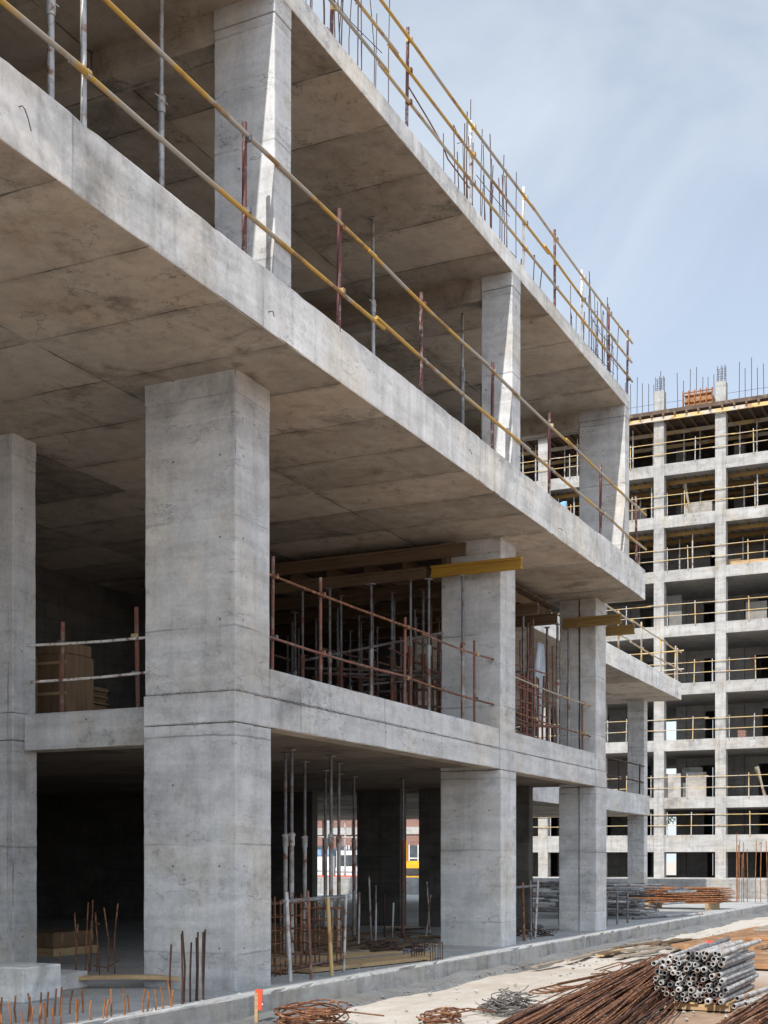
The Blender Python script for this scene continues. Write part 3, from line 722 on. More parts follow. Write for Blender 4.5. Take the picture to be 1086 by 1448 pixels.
# formwork beams and joists under the middle slab
def hbeam(name_mat, x, y0, y1, z0, label, h=.22, group='timber formwork beams'):
    b = MB(); b.box(x - .045, x + .045, y0, y1, z0, z0 + .045); b.box(x - .018, x + .018, y0 + .002, y1 - .002, z0 + .04, z0 + h - .04); b.box(x - .045, x + .045, y0, y1, z0 + h - .045, z0 + h)
    return tag(b.build('formwork_beam', [name_mat]), label, 'beam', group)
hbeam('ybeam', 20.62, 7.36, 9.0, HB + .01, 'bright yellow timber beam poking out over the middle column', .20)
hbeam('beam', 20.47, 8.3, 14.9, HB + .30, 'long brown timber beam under the middle slab left of the middle column', .22)
hbeam('beam', 20.62, 9.1, 14.9, HB + .005, 'lower brown timber beam carried on the row of props behind the yellow one', .2)
hbeam('beam_o', 26.38, 7.25, 8.5, HB + .03, 'ochre timber beam poking out beside the third column', .20)
hbeam('beam_o', 27.62, 7.3, 8.9, HB + .02, 'ochre timber beam end sticking out right of the third column', .20)
for x in (21.9, 23.2, 24.5, 25.7): hbeam('beam', x, 8.4, 14.9, HB + .005, 'brown timber beam on the rusty props behind the middle column', .22, 'beams of the dense shoring')
for k in range(9):
    y = 8.8 + .75 * k
    tag(MB().box(20.7, 26.4, y - .04, y + .04, HB + .24, HB + .42).build('joist', ['beam']), 'brown timber joist laid across the shoring beams behind the middle column', 'joist', 'joists of the dense shoring')
for k in range(5):
    tag(MB().box(20.72 + 1.14 * k, 21.8 + 1.14 * k, 8.6, 15.2, HB + .44, HB + .465).build('shutter_sheet', ['ply_dark']), 'dark shutter sheet on the joists behind the middle column', 'sheet', 'shutter sheets of the dense shoring')
# cross ledger tubes lashed to the props
rl = random.Random(3)
for k in range(26):
    y = 8.9 + rl.random() * 5.4; z = Z1 + rl.choice((.6, 1.0, 1.5, 1.9, 2.3)) + rl.uniform(-.1, .1); x0 = rl.uniform(20.4, 22.5)
    tag(MB().tube((x0, y, z), (x0 + rl.uniform(2.0, 3.8), y + rl.uniform(-.3, .3), z + rl.uniform(-.25, .25)), .024, 8).build('ledger_tube', ['prop_red']), 'rusty tube tied across the props of the dense shoring', 'tube', 'cross tubes of the shoring')
for k in range(14):
    x = 20.5 + rl.random() * 5; z = Z1 + rl.choice((.8, 1.4, 2.0)) + rl.uniform(-.1, .1); y0 = 8.6 + rl.random()
    tag(MB().tube((x, y0, z), (x + rl.uniform(-.2, .2), y0 + rl.uniform(2, 4), z + rl.uniform(-.3, .3)), .024, 8).build('ledger_tube', ['prop']), 'dull tube tied along a row of props in the dense shoring', 'tube', 'long tubes of the shoring')
starter_later = [(22.1, 26.0, 48, 8.45, 10.4, Z1, 3.1)]
b = MB(); vs = []
for q in range(9):
    for w in range(12): vs.append((25.35 + .045 * q + .03 * math.sin(w * .8 + q), 8.72 + .05 * math.sin(q * 1.9 + w * .25), Z1 + .9 + w * .15))
b.add(vs, [(q * 12 + w, q * 12 + 12 + w, q * 12 + 13 + w, q * 12 + 1 + w) for q in range(8) for w in range(11)], 0, True)
o = b.build('plastic_sheet', ['pale_sheet']); md = o.modifiers.new('thick', 'SOLIDIFY'); md.thickness = .006
tag(o, 'pale blue-white plastic sheet hanging in the shored bay beside the third column', 'sheet')
# stacks inside the first floor
o = thing('crate_stack', (14.8, 11.5, Z1), 'tall pile of brown boxes on a pallet behind the grey rail, left', 'boxes')
MB().box(14.2, 15.2, 11.15, 12.5, Z1, Z1 + .12).build('pallet', ['wood'], o)
b = MB(); b.rough(14.22, 15.1, 11.2, 11.85, Z1 + .125, Z1 + 1.0, (.3, .3, .3), .01, .02).rough(14.25, 15.15, 11.87, 12.45, Z1 + .125, Z1 + .92, (.3, .3, .3), .01, .02); b.build('box', ['card'], o)
b = MB()
for q in (.3, .75): b.box(14.205, 14.219, 11.19, 11.86, Z1 + .1 + q, Z1 + .14 + q).box(14.23, 14.249, 11.865, 12.455, Z1 + .08 + q, Z1 + .12 + q)
for y in (11.24, 11.78, 12.1, 12.4): b.box(14.19, 14.2045 if y < 11.86 else 14.229, y, y + .07, Z1 + .125, Z1 + .98 if y < 11.86 else Z1 + .9)
b.build('batten', ['wood'], o)
b = MB(); b.rough(14.26, 15.05, 11.22, 11.8, Z1 + 1.005, Z1 + 1.18, (.3, .3, .3), .01, .02); b.build('box', ['card'], o)
o.location = (14.75, 12.02, Z1); o.scale = (.7, .85, .95)
def shutter_stack(x, y, z, w, d, n, label, rz=0, m='wood'):
    b = MB()
    for k in range(n):
        ox, oy = U(-.04, .04), U(-.04, .04)
        b.box(x - w / 2 + ox, x + w / 2 + ox, y - d / 2 + oy, y + d / 2 + oy, z + .035 * k, z + .035 * k + .03)
    return tag(b.build('board_stack', [m]), label, 'boards')
shutter_stack(16.8, 13.9, Z1, 1.2, 1.0, 26, 'stack of sheet boards deep inside the first floor', m='card')
shutter_stack(18.9, 11.6, Z1, 1.0, 1.2, 14, 'lower stack of sheet boards inside the first floor left of the shoring', m='card')

# ------------------------------------------------------------------ reinforcement on the roof of the main building
def starter_group(label, x0, x1, n, y0, y1, zf, h, loops=3, mat='rust_dark', r=.008, cat='rebar', group=None):
    t = thing('starter_cage', ((x0 + x1) / 2, (y0 + y1) / 2, zf), label, cat, group)
    for i in range(n):
        x = x0 + (x1 - x0) * (i + .5) / n + U(-.03, .03); y = U(y0, y1) if i % 2 else (y0 if i % 4 else y1)
        hh = h * U(.55, 1.0); wob = U(-.06, .06); pts = [(x, y, zf - .03), (x + wob * .3, y + U(-.02, .02), zf + hh * .5), (x + wob, y + U(-.04, .04), zf + hh)]
        if random.random() < .3: pts.append((x + wob + U(-.12, .12), y + U(-.05, .05), zf + hh - .06))
        MB().path(pts, r * U(.85, 1.2), 5).build('bar', [mat], t)
    for k in range(loops):
        z = zf + h * (.12 + .5 * k / max(1, loops)) + U(-.05, .05); a = x0 + (x1 - x0) * U(0, .2); c = x0 + (x1 - x0) * U(.7, 1)
        MB().path([(a, y0 - .02, z), ((a + c) / 2, y0 + U(-.03, .05), z + U(-.06, .06)), (c, y0 - .02, z + U(-.1, .1))], r * .8, 5).build('tie_bar', [mat], t)
    return t
starter_group('tangled thin starter bars on the roof above the first upper column', 13.0, 15.2, 20, 7.15, 7.5, Z3, 1.75, 2, r=.006)
starter_group('thicket of upright starter bars on the roof left of the second upper column', 17.6, 19.9, 24, 7.15, 7.5, Z3, 1.85, 2, r=.007)
starter_group('cluster of thin upright bars at the far right corner of the roof', 23.7, 25.9, 24, 7.15, 7.5, Z3, 1.75, 3, r=.007)
starter_group('lone pair of thin bars on the roof between two white posts', 20.6, 21.2, 3, 7.2, 7.4, Z3, .8, 1)
b = MB(); b.path([(15.3, 7.0, Z3 + .55), (15.9, 6.98, Z3 + .42), (16.4, 7.0, Z3 + .36), (16.6, 7.0, Z3 + .25), (17.4, 7.0, Z3 + .22)], .011, 6)
tag(b.build('cable', ['prop_red']), 'slack brown cable strung along the roof guard rail', 'cable')

for a in starter_later: starter_group('dense rusty upright bars filling the shored bay right of the middle column', *a, 10, 'prop_red', .019)
# ------------------------------------------------------------------ things on the ground slab
bl = MB(); bl.rough(10.45, 11.05, 9.12, 10.6, Z0, Z0 + .37, (.15, .15, .12), .012, .05, (0, 0, 0))
tag(bl.build('concrete_block', ['con_edge']), 'pale rough concrete block in the bottom left corner', 'block')
bl = MB(); bl.rough(11.2, 12.1, 9.6, 10.6, Z0, Z0 + .2, (.2, .2, .2), .01, .03, (0, 0, 0))
tag(bl.build('concrete_slab', ['con']), 'thin loose concrete slab lying behind the corner block', 'slab')
b = MB(); pts = [(11.7 + .18 * i, 10.15 - .32 * i, Z0 + .045 + .09 * math.sin(i * .4 + .4)) for i in range(7)]
for i in range(6): b.bar(pts[i], pts[i + 1], .16, .045)
tag(b.build('plank', ['wood']), 'warped yellowish plank on the slab behind the row of starter bars', 'plank')
b = thing('bag_pallet', (16.3, 13.5, Z0), 'low pallet of dusty brown boxes in the dark left bay', 'boxes')
MB().box(15.8, 16.9, 13.2, 14.2, Z0, Z0 + .12).build('pallet', ['wood'], b); q = MB().rough(15.85, 16.85, 13.25, 14.15, Z0 + .124, Z0 + .36, (.3, .3, .2), .02, .03); q.build('box', ['card'], b)
# dark starters against the front column
t = thing('starter_cage', (11.4, 7.75, Z0), 'dark starter bars standing up in front of the big front column', 'rebar')
for (px_, h) in ((10.95, .62), (11.12, .72), (11.17, .70), (11.30, .74), (11.345, .62), (11.46, .72), (11.50, .66), (11.54, .72), (11.63, .74)):
    yb = 7.68 + U(-.06, .06); MB().path([(px_, yb, Z0 - .02), (px_ + U(-.01, .01), yb + U(-.012, .012), Z0 + h * .5), (px_ + U(-.02, .02), yb + U(-.015, .015), Z0 + h)], .011, 6).build('bar', ['rust_dark'], t)
starter_group('rusty starter bars standing in the dark bay left of the front column', 13.3, 14.0, 10, 10.5, 11.0, Z0, .95, 1, 'rust', .010)
# row of stub bars along the slab edge
stub = [MB().path([(0, 0, -.03), (.004, .003, .12), (U(-.02, .02), U(-.015, .015), .24)], .009, 6).mesh('starter_bar', ['rust_org']) for k in range(4)]
n = 0
for row, (y, z) in enumerate(((7.62, Z0), (8.1, Z0))):
    x = 8.0
    while x < (11.0 if row == 0 else 10.2):
        o = bpy.data.objects.new('starter_bar', random.choice(stub)); C.objects.link(o)
        o.location = (x, y + U(-.06, .06), z); o.rotation_euler = (U(-.08, .08), U(-.08, .08), U(0, 6)); o.scale = (1, 1, U(.7, 1.15))
        tag(o, ('short rusty stub bar along the slab edge at bottom left', 'short rusty stub bar in the second row behind the slab edge')[row], 'rebar', ('stub bars on the slab edge', 'stub bars behind the edge')[row])
        x += U(.07, .16)
# marker stake
t = thing('marker_stake', (12.0, 7.30, 0), 'wooden stake with a red and white tag beside the front column', 'stake')
MB().bar((12.0, 7.28, -.1), (12.02, 7.29, .32), .04, .02).build('post', ['wood'], t)
b = MB(); b.bar((12.008, 7.262, .14), (12.022, 7.262, .36), .09, .012); b.build('tag', ['red'], t)
b = MB(); b.bar((12.011, 7.2535, .195), (12.012, 7.2535, .21), .09, .003); b.build('stripe', ['white'], t)

# barrier frames of props and bars in the ground floor bays
def barrier(label, x0, x1, y, n, mats, h=1.02):
    t = thing('barrier_frame', ((x0 + x1) / 2, y, Z0), label, 'barrier')
    for i in range(n):
        x = x0 + (x1 - x0) * i / (n - 1); r = .026 if i % 2 == 0 else .02
        MB().tube((x, y + U(-.08, .08), Z0), (x + U(-.02, .02), y, Z0 + h + U(.02, .14)), r, 8).build('post', [mats[i % len(mats)]], t)
    MB().tube((x0 - .1, y, Z0 + h), (x1 + .1, y + .02, Z0 + h + .02), .026, 8).build('rail', ['galv_dark'], t)
    MB().tube((x0, y + .05, Z0 + .14), (x1, y + .05, Z0 + .16), .014, 6).build('rail', ['rust_dark'], t)
    return t
barrier('barrier of steel props with a top bar right of the big front column', 13.62, 15.2, 7.85, 4, ['galv', 'prop_red', 'yel_pale', 'galv'], .98)
barrier('lower barrier of thin posts across the ground floor right of the middle column', 21.9, 23.6, 8.1, 5, ['galv_dark', 'galv', 'rust'], .98)
def cage(label, x, y, w, d, h, nb, mat='rust', z=Z0, nl=6, r=.011):
    t = thing('rebar_cage', (x, y, z), label, 'rebar cage')
    for i in range(nb):
        for j in (0, 1):
            MB().tube((x - w / 2 + w * i / (nb - 1), y - d / 2 + d * j, z), (x - w / 2 + w * i / (nb - 1) + U(-.02, .02), y - d / 2 + d * j, z + h * U(.9, 1.05)), r, 5).build('bar', [mat], t)
    for k in range(nl):
        zz = z + h * (.08 + .84 * k / max(1, nl - 1))
        MB().path([(x - w / 2, y - d / 2, zz), (x + w / 2, y - d / 2, zz), (x + w / 2, y + d / 2, zz), (x - w / 2, y + d / 2, zz), (x - w / 2, y - d / 2, zz)], r * .7, 5).build('hoop', [mat], t)
    return t
cage('rusty red bar cage standing behind the first barrier', 14.5, 8.6, .9, .4, 1.0, 8)
cage('narrow rusty bar cage standing at the right of the first barrier', 15.5, 8.35, .5, .4, .9, 5)
cage('rusty bar cage behind the second barrier', 23.0, 8.9, 1.1, .5, 1.1, 7)
cage('small low bar cage at the foot of the middle column', 17.6, 7.75, .45, .3, .28, 6, 'rust_dark', nl=2, r=.008)
starter_group('tall cage of thin rusty bars rising at the far end of the slab, right edge', 47.2, 47.9, 11, 7.75, 8.8, Z0, 2.75, 2, 'rust_org', .014)
for k, (x, y) in enumerate(((16.3, 9.3), (16.9, 9.75), (17.5, 9.3), (18.3, 10.2), (18.9, 9.9), (18.2, 11.3), (20.3, 10.9), (21.2, 11.1), (22.0, 11.2), (22.6, 9.6), (22.9, 10.6))):
    pp = protoA if k < 9 else protoB
    copy_tree(pp, (x, y, Z0), label=('dull steel prop standing in the ground floor behind the first barrier' if k < 9 else 'rusty prop standing in the ground floor behind the second barrier'), group='props on the ground floor', scale=(1, 1, (Z1B - Z0 + .03) / (HB - Z1)))
# boards on the slab
def plank(p0, p1, w, h, m, label, group=None):
    return tag(MB().bar(p0, p1, w, h, 0).build('plank', [m]), label, 'plank', group)
for k in range(6):
    plank((14.7 + U(-.2, .2), 8.3 + .24 * k, Z0 + .04 + .006 * k), (18.1 + U(-.5, .25), 7.78 + .25 * k, Z0 + .04 + .006 * k), .21, .05, 'wood_x' if k % 3 == 2 else 'wood', 'brown plank lying on the slab edge between the front and middle columns', 'planks on the slab edge')
for k in range(5):
    plank((18.2 + U(0, .5), 9.3 + .5 * k, Z0 + .03), (20.4 + U(0, .3), 9.2 + .55 * k, Z0 + .06), .2, .05, 'beam', 'dark plank in the litter behind the middle column', 'planks in the dark bay')
shutter_stack(19.3, 10.9, Z0 + .005, 1.6, 1.2, 9, 'dark stack of boards on the ground floor behind the middle column', m='beam')
rd = random.Random(21)
for k in range(40):
    x, y = rd.uniform(16.5, 25.5), rd.uniform(8.6, 13.0); a = rd.uniform(0, 3.1); l = rd.uniform(.5, 1.9)
    if y > x * .62: continue
    plank((x, y, Z0 + .03 + .03 * (k % 3)), (x + l * math.cos(a), y + l * math.sin(a), Z0 + .03 + .03 * ((k + 1) % 3)), rd.uniform(.06, .2), .03, rd.choice(('beam', 'beam', 'wood_x', 'card')), 'loose board in the litter on the shaded ground floor', 'boards in the shaded litter')
for k in range(9):
    x, y = rd.uniform(19.5, 24), rd.uniform(9.6, 11.0)
    tag(MB().tube((x, y, Z0), (x + rd.uniform(-.15, .15), y + rd.uniform(-.1, .1), Z0 + rd.uniform(.7, 1.2)), .02, 6).build('upright_bar', [rd.choice(('prop', 'rust_dark', 'galv_dark'))]), 'thin upright bar standing in the shaded ground floor', 'bar', 'upright bars in the shade')
def wire_heap(label, x, y, z, r, h, n, m='wire', rw=.006, lo=.12, cat='wire'):
    b = MB(); rnd = random.Random(int(x * 77 + y * 13))
    for i in range(n):
        a = rnd.uniform(0, 6.28); rr_ = r * math.sqrt(rnd.random()); cx, cy = x + rr_ * math.cos(a), y + rr_ * math.sin(a)
        hz = h * (1 - (rr_ / r) ** 1.5) * rnd.random() + .01
        q = rnd.uniform(lo * .6, lo * 1.4); tx, ty = rnd.uniform(-.9, .9), rnd.uniform(-.9, .9); ph = rnd.uniform(0, 6.28); ar = rnd.uniform(2.2, 5.6)
        pts = []
        for k in range(7):
            w = ph + ar * k / 6
            pts.append((cx + q * math.cos(w), cy + q * math.sin(w), max(z + .008, z + hz + q * (tx * math.cos(w) + ty * math.sin(w)) * .5)))
        b.path(pts, rw, 5, 0, None, False)
    return tag(b.build('wire_heap', [m]), label, cat)
wire_heap('tangled grey heap of tie wire on the pale ground left of the rebar pile', 14.2, 5.2, 0, .36, .26, 110)
wire_heap('dark tangle of wire on the slab behind the middle column', 18.9, 9.0, Z0, .6, .25, 60, 'rust_dark')
wire_heap('dark scrap of wire on the slab behind the second barrier', 24.4, 8.6, Z0, .5, .3, 60, 'rust_dark')
def coil(label, x, y, r, n, m='rust', z=0, sq=.75, rw=.009):
    b = MB()
    for i in range(n):
        q = r * U(.72, 1.05); ph = U(0, 6.28); oz = z + .015 + .012 * i * U(.5, 1.1); ex, ey = U(-.07, .07), U(-.07, .07); pts = []
        for k in range(20):
            w = ph + 6.6 * k / 19; pts.append((x + ex + q * math.cos(w), y + ey + q * sq * math.sin(w), max(z + .01, oz + .03 * math.sin(w * 2 + i))))
        b.path(pts, rw, 5, 0, None, False)
    for k in range(4):
        a = U(-.6, .6); b.path([(x, y, z + .1), (x + .35 * math.cos(a), y + .35 * math.sin(a) - .1, z + .12), (x + .75 * math.cos(a), y + .75 * math.sin(a) - .2, z + .05)], rw, 5)
    return tag(b.build('rebar_coil', [m]), label, 'rebar coil')
coil('flat rusty coil of bars at the bottom edge beside the stake', 12.15, 6.72, .44, 16)
coil('smaller rusty coil of bars at the bottom edge left of the wire heap', 12.95, 5.55, .26, 8)
b = MB()
for i in range(5):
    x, y = 16.2 + .12 * i, 5.35 - .05 * i; l = 2.4 + U(-.3, .5); w = .34 + U(-.06, .1); z = .02 + .014 * i
    b.path([(x + l, y - .35, z + .05), (x + .3, y, z), (x, y + .08, z), (x - .12, y + w * .5, z), (x, y + w, z), (x + .3, y + w + .05, z), (x + l * .9, y + w - .2, z + .02)], .010, 6)
tag(b.build('bent_bars', ['rust']), 'long hairpin bent bars lying on the pale ground beyond the wire heap', 'rebar')
b = MB()
for i in range(9):
    x, y, a = 18.4 + U(-1, 1.6), 5.0 + U(-.5, .5), U(-.5, .3); l = U(.8, 2.0); z = .02 + .03 * (i % 4)
    b.path([(x, y, z), (x + l * math.cos(a), y + l * math.sin(a), z), (x + l * math.cos(a) + .1, y + l * math.sin(a) + .2, z + .02), (x + .1, y + .3, z + .03)], .010, 5)
tag(b.build('bent_bars', ['rust']), 'tangle of bent stirrup bars behind the rebar pile', 'rebar')
b = MB().path([(13.0, 5.75, .02), (14.2, 5.5, .03), (14.9, 5.2, .06)], .010, 6).path([(13.3, 5.45, .02), (13.25, 5.6, .02), (13.6, 5.75, .02)], .01, 6)
tag(b.build('bent_bars', ['rust']), 'single thin bent bar lying left of the wire heap', 'rebar')

# ------------------------------------------------------------------ rebar piles (every bar a thing)
def bar_mesh(length, r, m, bend, k):
    rnd = random.Random(k); n_ = 9; pts = []
    p1, p2 = rnd.uniform(0, 6), rnd.uniform(0, 6)
    for i in range(n_):
        t = i / (n_ - 1); pts.append((length * t, bend * math.sin(t * 3.1 + p1) * math.sin(t * 3.14), bend * .35 * math.sin(t * 5 + p2) * math.sin(3.14 * t)))
    return MB().path(pts, r, 6).mesh('rebar', [m])
def lay(mesh, p0, p1, label, group, name='rebar', cat='rebar', roll=None):
    p0 = Vector(p0); p1 = Vector(p1); d = p1 - p0
    o = bpy.data.objects.new(name, mesh); C.objects.link(o); o.location = p0
    o.rotation_euler = (U(0, 6.28) if roll is None else roll, -math.atan2(d.z, math.hypot(d.x, d.y)), math.atan2(d.y, d.x))
    return tag(o, label, cat, group)
bm = [bar_mesh(6.0, .0095, 'rust', .05, k) for k in range(7)] + [bar_mesh(5.2, .0085, 'rust', .07, k + 20) for k in range(4)] + [bar_mesh(5.6, .0095, 'rust_dark', .10, k + 40) for k in range(2)]
for i in range(165):
    layer = i % 6; u = (i // 6) / 27.0; sp = 1 - layer * .09
    v = .5 + (u - .5) * sp
    y0 = 3.05 + 1.85 * v + U(-.06, .06); y1 = 3.72 + .95 * v + U(-.05, .05)
    x0 = 11.4 + U(-.5, .7); hp = 1 - min(1.0, abs(2 * v - 1)) ** 2; z0 = .02 + .03 * layer * hp + U(-.008, .012); z1 = .03 + (.02 + .062 * hp) * layer + U(-.01, .02)
    lay(random.choice(bm), (x0, y0, z0), (x0 + 5.6, y1, z1), 'long rusty bar in the big loose pile left of the pipe stack', 'bars of the big rebar pile', roll=U(-.5, .5))
for i in range(78):
    layer = i % 6; u = (i // 6) / 12.0; v = .5 + (u - .5) * (1 - layer * .1)
    y0 = 1.55 + 1.2 * v + U(-.05, .05); y1 = 1.35 + 1.2 * v + U(-.05, .05); x0 = 12.9 + U(-.5, .5)
    lay(random.choice(bm), (x0, y0, .02 + .04 * layer), (x0 + 5.6, y1, .03 + .07 * layer + U(-.01, .02)), 'long rusty bar in the pile right of the pipe stack', 'bars of the right rebar pile', roll=U(-.5, .5))
fm = [bar_mesh(2.9, .016, 'rust_org' if k % 3 == 0 else 'rust', .06, k + 60) for k in range(5)]
for i in range(96):
    layer = i % 8; u = (i // 8) / 11.0; x = 39.4 + 1.5 * (.5 + (u - .5) * (1 - layer * .06)) + U(-.04, .04)
    y = 7.75 + U(-.15, .25)
    lay(random.choice(fm), (x, y, Z0 + .22 + .06 * layer), (x + U(-.05, .05), y + 2.8, Z0 + .22 + .06 * layer + U(-.02, .02)), 'rusty bar in the far stack on the slab before the low wall', 'bars of the far rebar stack', roll=U(-.4, .4))
for y in (8.2, 10.0): tag(MB().box(39.3, 41.0, y - .05, y + .05, Z0, Z0 + .2).build('bearer', ['wood']), 'timber bearer under the %s end of the far rebar stack' % ('near' if y < 9 else 'far'), 'timber')

# ------------------------------------------------------------------ pipe stack
t = thing('pallet', (16.4, 3.4, 0), 'timber skid under the stack of grey steel pipes', 'pallet')
for k, x in enumerate((15.5, 16.5, 17.3)): MB().box(x - .06, x + .06, 2.95, 3.8, -.02, .05).build('bearer', ['wood'], t)
for k in range(5): MB().box(15.4, 17.4, 2.96 + .18 * k, 3.06 + .18 * k, .052, .075).build('board', ['wood'], t)
pm = []
for k in range(6):
    r = (.030, .030, .027, .030, .025, .030)[k]; b = MB().hollow((0, 0, 0), (2.15, 0, 0), r, r - .006, 12)
    if k in (1, 4): b.hollow((.03, 0, 0), (.12, 0, 0), r + .009, r - .001, 12)
    if k == 3: b.hollow((.0, 0, 0), (.02, 0, 0), r + .02, r - .006, 8)
    pm.append(b.mesh('steel_pipe', ['pipe'] if k != 5 else ['prop_red']))
pmg = MB().hollow((0, 0, 0), (2.3, 0, 0), .03, .024, 12).mesh('steel_pipe', ['galv_dark'])
for row in range(10):
    nn = 12 if row < 8 else (10 if row == 8 else 6)
    for k in range(nn):
        y = 3.02 + .068 * k + (.034 if row % 2 else 0) + U(-.012, .012); z = .108 + .0605 * row + U(-.008, .008)
        if random.random() < .06: continue
        x = 15.32 + U(-.10, .16); m_ = pmg if random.random() < .12 else random.choices(pm, (4, 2, 2, 1, 2, .7))[0]
        sk = U(-.10, .10) if row >= 8 else U(-.02, .02)
        lay(m_, (x, y, z), (x + 2.15, y + sk, z + (U(0, .05) if row >= 8 else U(-.01, .01))), 'grey steel pipe in the square stack on a timber skid, bottom right', 'pipes of the stack', 'steel_pipe', 'pipe')
for k, (y, z, dx) in enumerate(((2.90, .05, -.1), (2.82, .05, .2), (2.74, .04, .0), (2.90, .12, .1))):
    lay(pm[0], (15.5 + dx, y, z), (17.65 + dx, y - .25, z + .02), 'grey steel pipe slid off the right side of the stack', 'loose pipes beside the stack', 'steel_pipe', 'pipe')

# ------------------------------------------------------------------ scaffold tube pile on the slab of the wing
sm_ = [MB().hollow((0, 0, 0), (2.0, 0, 0), .03, .022, 8).mesh('scaffold_tube', [m]) for m in ('galv', 'galv', 'galv_dark')]
for i in range(110):
    lay_ = i % 9; x = 31.6 + U(0, 3.6); y = 8.2 + U(0, 1.6); a = math.pi / 2 + U(-.35, .35) if i % 3 else U(-.4, .4)
    z = Z0 + .04 + .10 * lay_ + U(0, .02)
    lay(random.choice(sm_), (x, y, z), (x + 2 * math.cos(a), y + 2 * math.sin(a), z + U(-.03, .06)), 'grey scaffold tube in the untidy heap on the slab beyond the third column', 'tubes of the scaffold heap', 'scaffold_tube', 'tube')
for k, x in enumerate((28.6, 29.5, 30.4)):
    t = thing('trestle', (x, 8.6, Z0), ('steel trestle on the slab just past the third column', 'steel trestle standing behind the nearest one', 'steel trestle closest to the tube heap')[k], 'trestle', 'steel trestles')
    for y in (8.2, 9.3): MB().tube((x, y, Z0), (x, y, Z0 + .75), .025, 6).build('leg', ['galv_dark'], t)
    MB().tube((x, 8.15, Z0 + .72), (x, 9.35, Z0 + .72), .025, 6).tube((x, 8.2, Z0 + .3), (x, 9.3, Z0 + .3), .02, 6).build('rail', ['galv_dark'], t)

# ------------------------------------------------------------------ sheets, boards and mats on the far ground
def sheet(x0, x1, y0, y1, z, h, m, label, rz, group=None):
    b = MB().rough(-(x1 - x0) / 2, (x1 - x0) / 2, -(y1 - y0) / 2, (y1 - y0) / 2, 0, h, (.4, .4, .2), .004, .01, (0, 0, 0), seed=x0)
    o = b.build('board', [m], origin=(0, 0, 0)); o.location = ((x0 + x1) / 2, (y0 + y1) / 2, z); o.rotation_euler = (0, 0, rz)
    return tag(o, label, 'board', group)
sheet(25.5, 33.5, 4.3, 5.9, .0, .10, 'ply', 'large rust brown shutter sheet lying on the ground before the slab', -.03)
sheet(27.5, 33.0, 3.6, 5.0, .102, .07, 'ply', 'second rust brown shutter sheet lying on the first', .02)
sheet(29.5, 35.5, 4.1, 5.2, .175, .06, 'wood_x', 'long grey boards laid on top of the brown sheets', .02)
sheet(30, 36, 3.2, 4.0, .175, .06, 'wood_x', 'second run of long grey boards on the brown sheets, nearer', .0)
sheet(21.5, 25.0, 3.2, 4.6, .0, .08, 'ply', 'brown shutter sheet on the ground behind the pipe stack', .06)
for k in range(12):
    x, y = 22.0 + U(0, 4.5), 5.7 + U(0, 1.1); a = U(-.25, .15); l = U(1.2, 2.8)
    plank((x, y, .03 + .03 * (k % 3)), (x + l * math.cos(a), y + l * math.sin(a), .03 + .03 * (k % 3)), U(.1, .22), .03, random.choice(('wood_x', 'wood_x', 'beam', 'wood')), 'loose weathered plank on the ground beyond the pipe stack', 'planks on the far ground')
for k in range(5):
    x = 20.0 + 1.6 * k; plank((x, 6.95 + U(-.1, .1), .03), (x + 1.4, 6.85 + U(-.1, .1), .035), .12, .03, random.choice(('wood_x', 'beam')), 'dark plank lying along the foot of the slab edge', 'planks along the slab foot')
b = MB(); b.rough(24.6, 24.78, 5.0, 5.2, .08, .24, (.1, .1, .1), .02, .03); tag(b.build('bucket', ['red']), 'small red bucket-like tub on the boards behind the pipes', 'tub')
# rubble and crumbs
def crumbs(name, n, fn, smin, smax, m):
    b = MB()
    for i in range(n):
        x, y, z = fn(); s_ = smin + (smax - smin) * random.random() ** 3; vs = []
        for (a, c, d) in ((1, 0, 0), (-1, 0, 0), (0, 1, 0), (0, -1, 0), (0, 0, 1), (0, 0, -1)):
            q = s_ * U(.6, 1.2); vs.append((x + a * q + U(-.2, .2) * s_, y + c * q + U(-.2, .2) * s_, z + d * q * .7))
        b.add(vs, [(0, 2, 4), (2, 1, 4), (1, 3, 4), (3, 0, 4), (2, 0, 5), (1, 2, 5), (3, 1, 5), (0, 3, 5)])
    return stuff(b.build(name, [m], origin=(0, 0, 0)))
crumbs('gravel', 700, lambda: (U(11.5, 34), U(2.0, 7.3), -.005), .008, .045, 'con_dark')
crumbs('rubble', 500, lambda: (U(11, 30), 7.15 + abs(random.gauss(0, .12)), .012), .006, .04, 'shade_con')
crumbs('concrete_crumbs', 420, lambda: (U(7.7, 27), YE + U(.02, .3), Z2), .006, .03, 'con')
crumbs('floor_litter', 500, lambda: (U(10, 26), U(7.55, 9.6), Z0), .006, .04, 'con_dark')

# ------------------------------------------------------------------ seen through the ground floor
bb = thing('brick_building', (76, 38, 0), 'red brick building with a pale band, glimpsed through the ground floor', 'building')
MB().box(73, 84, 31.5, 50, -.1, 9).build('wall', ['brick'], bb)
for z in (3.4, 6.6): MB().box(72.9, 72.997, 31.4, 50, z, z + .45).build('band', ['far_con'], bb)
for y in (32.0, 36.2, 38.6, 42): MB().box(72.75, 72.99, y, y + .5, -.1, 9).build('pilaster', ['far_con'], bb)
for y in (32.75, 33.6, 34.5, 35.35, 36.9, 37.7, 39.3, 40.3, 41.2):
    for z in (1.2, 4.4, 7.4):
        w = MB().box(72.95, 72.996, y, y + .55, z, z + 1.5).build('window', ['glass'], bb)
        f = MB().box(72.92, 72.949, y - .05, y, z - .05, z + 1.55).box(72.92, 72.949, y + .55, y + .6, z - .05, z + 1.55).box(72.92, 72.949, y + .002, y + .548, z + .7, z + .75); f.build('frame', ['white'], w)
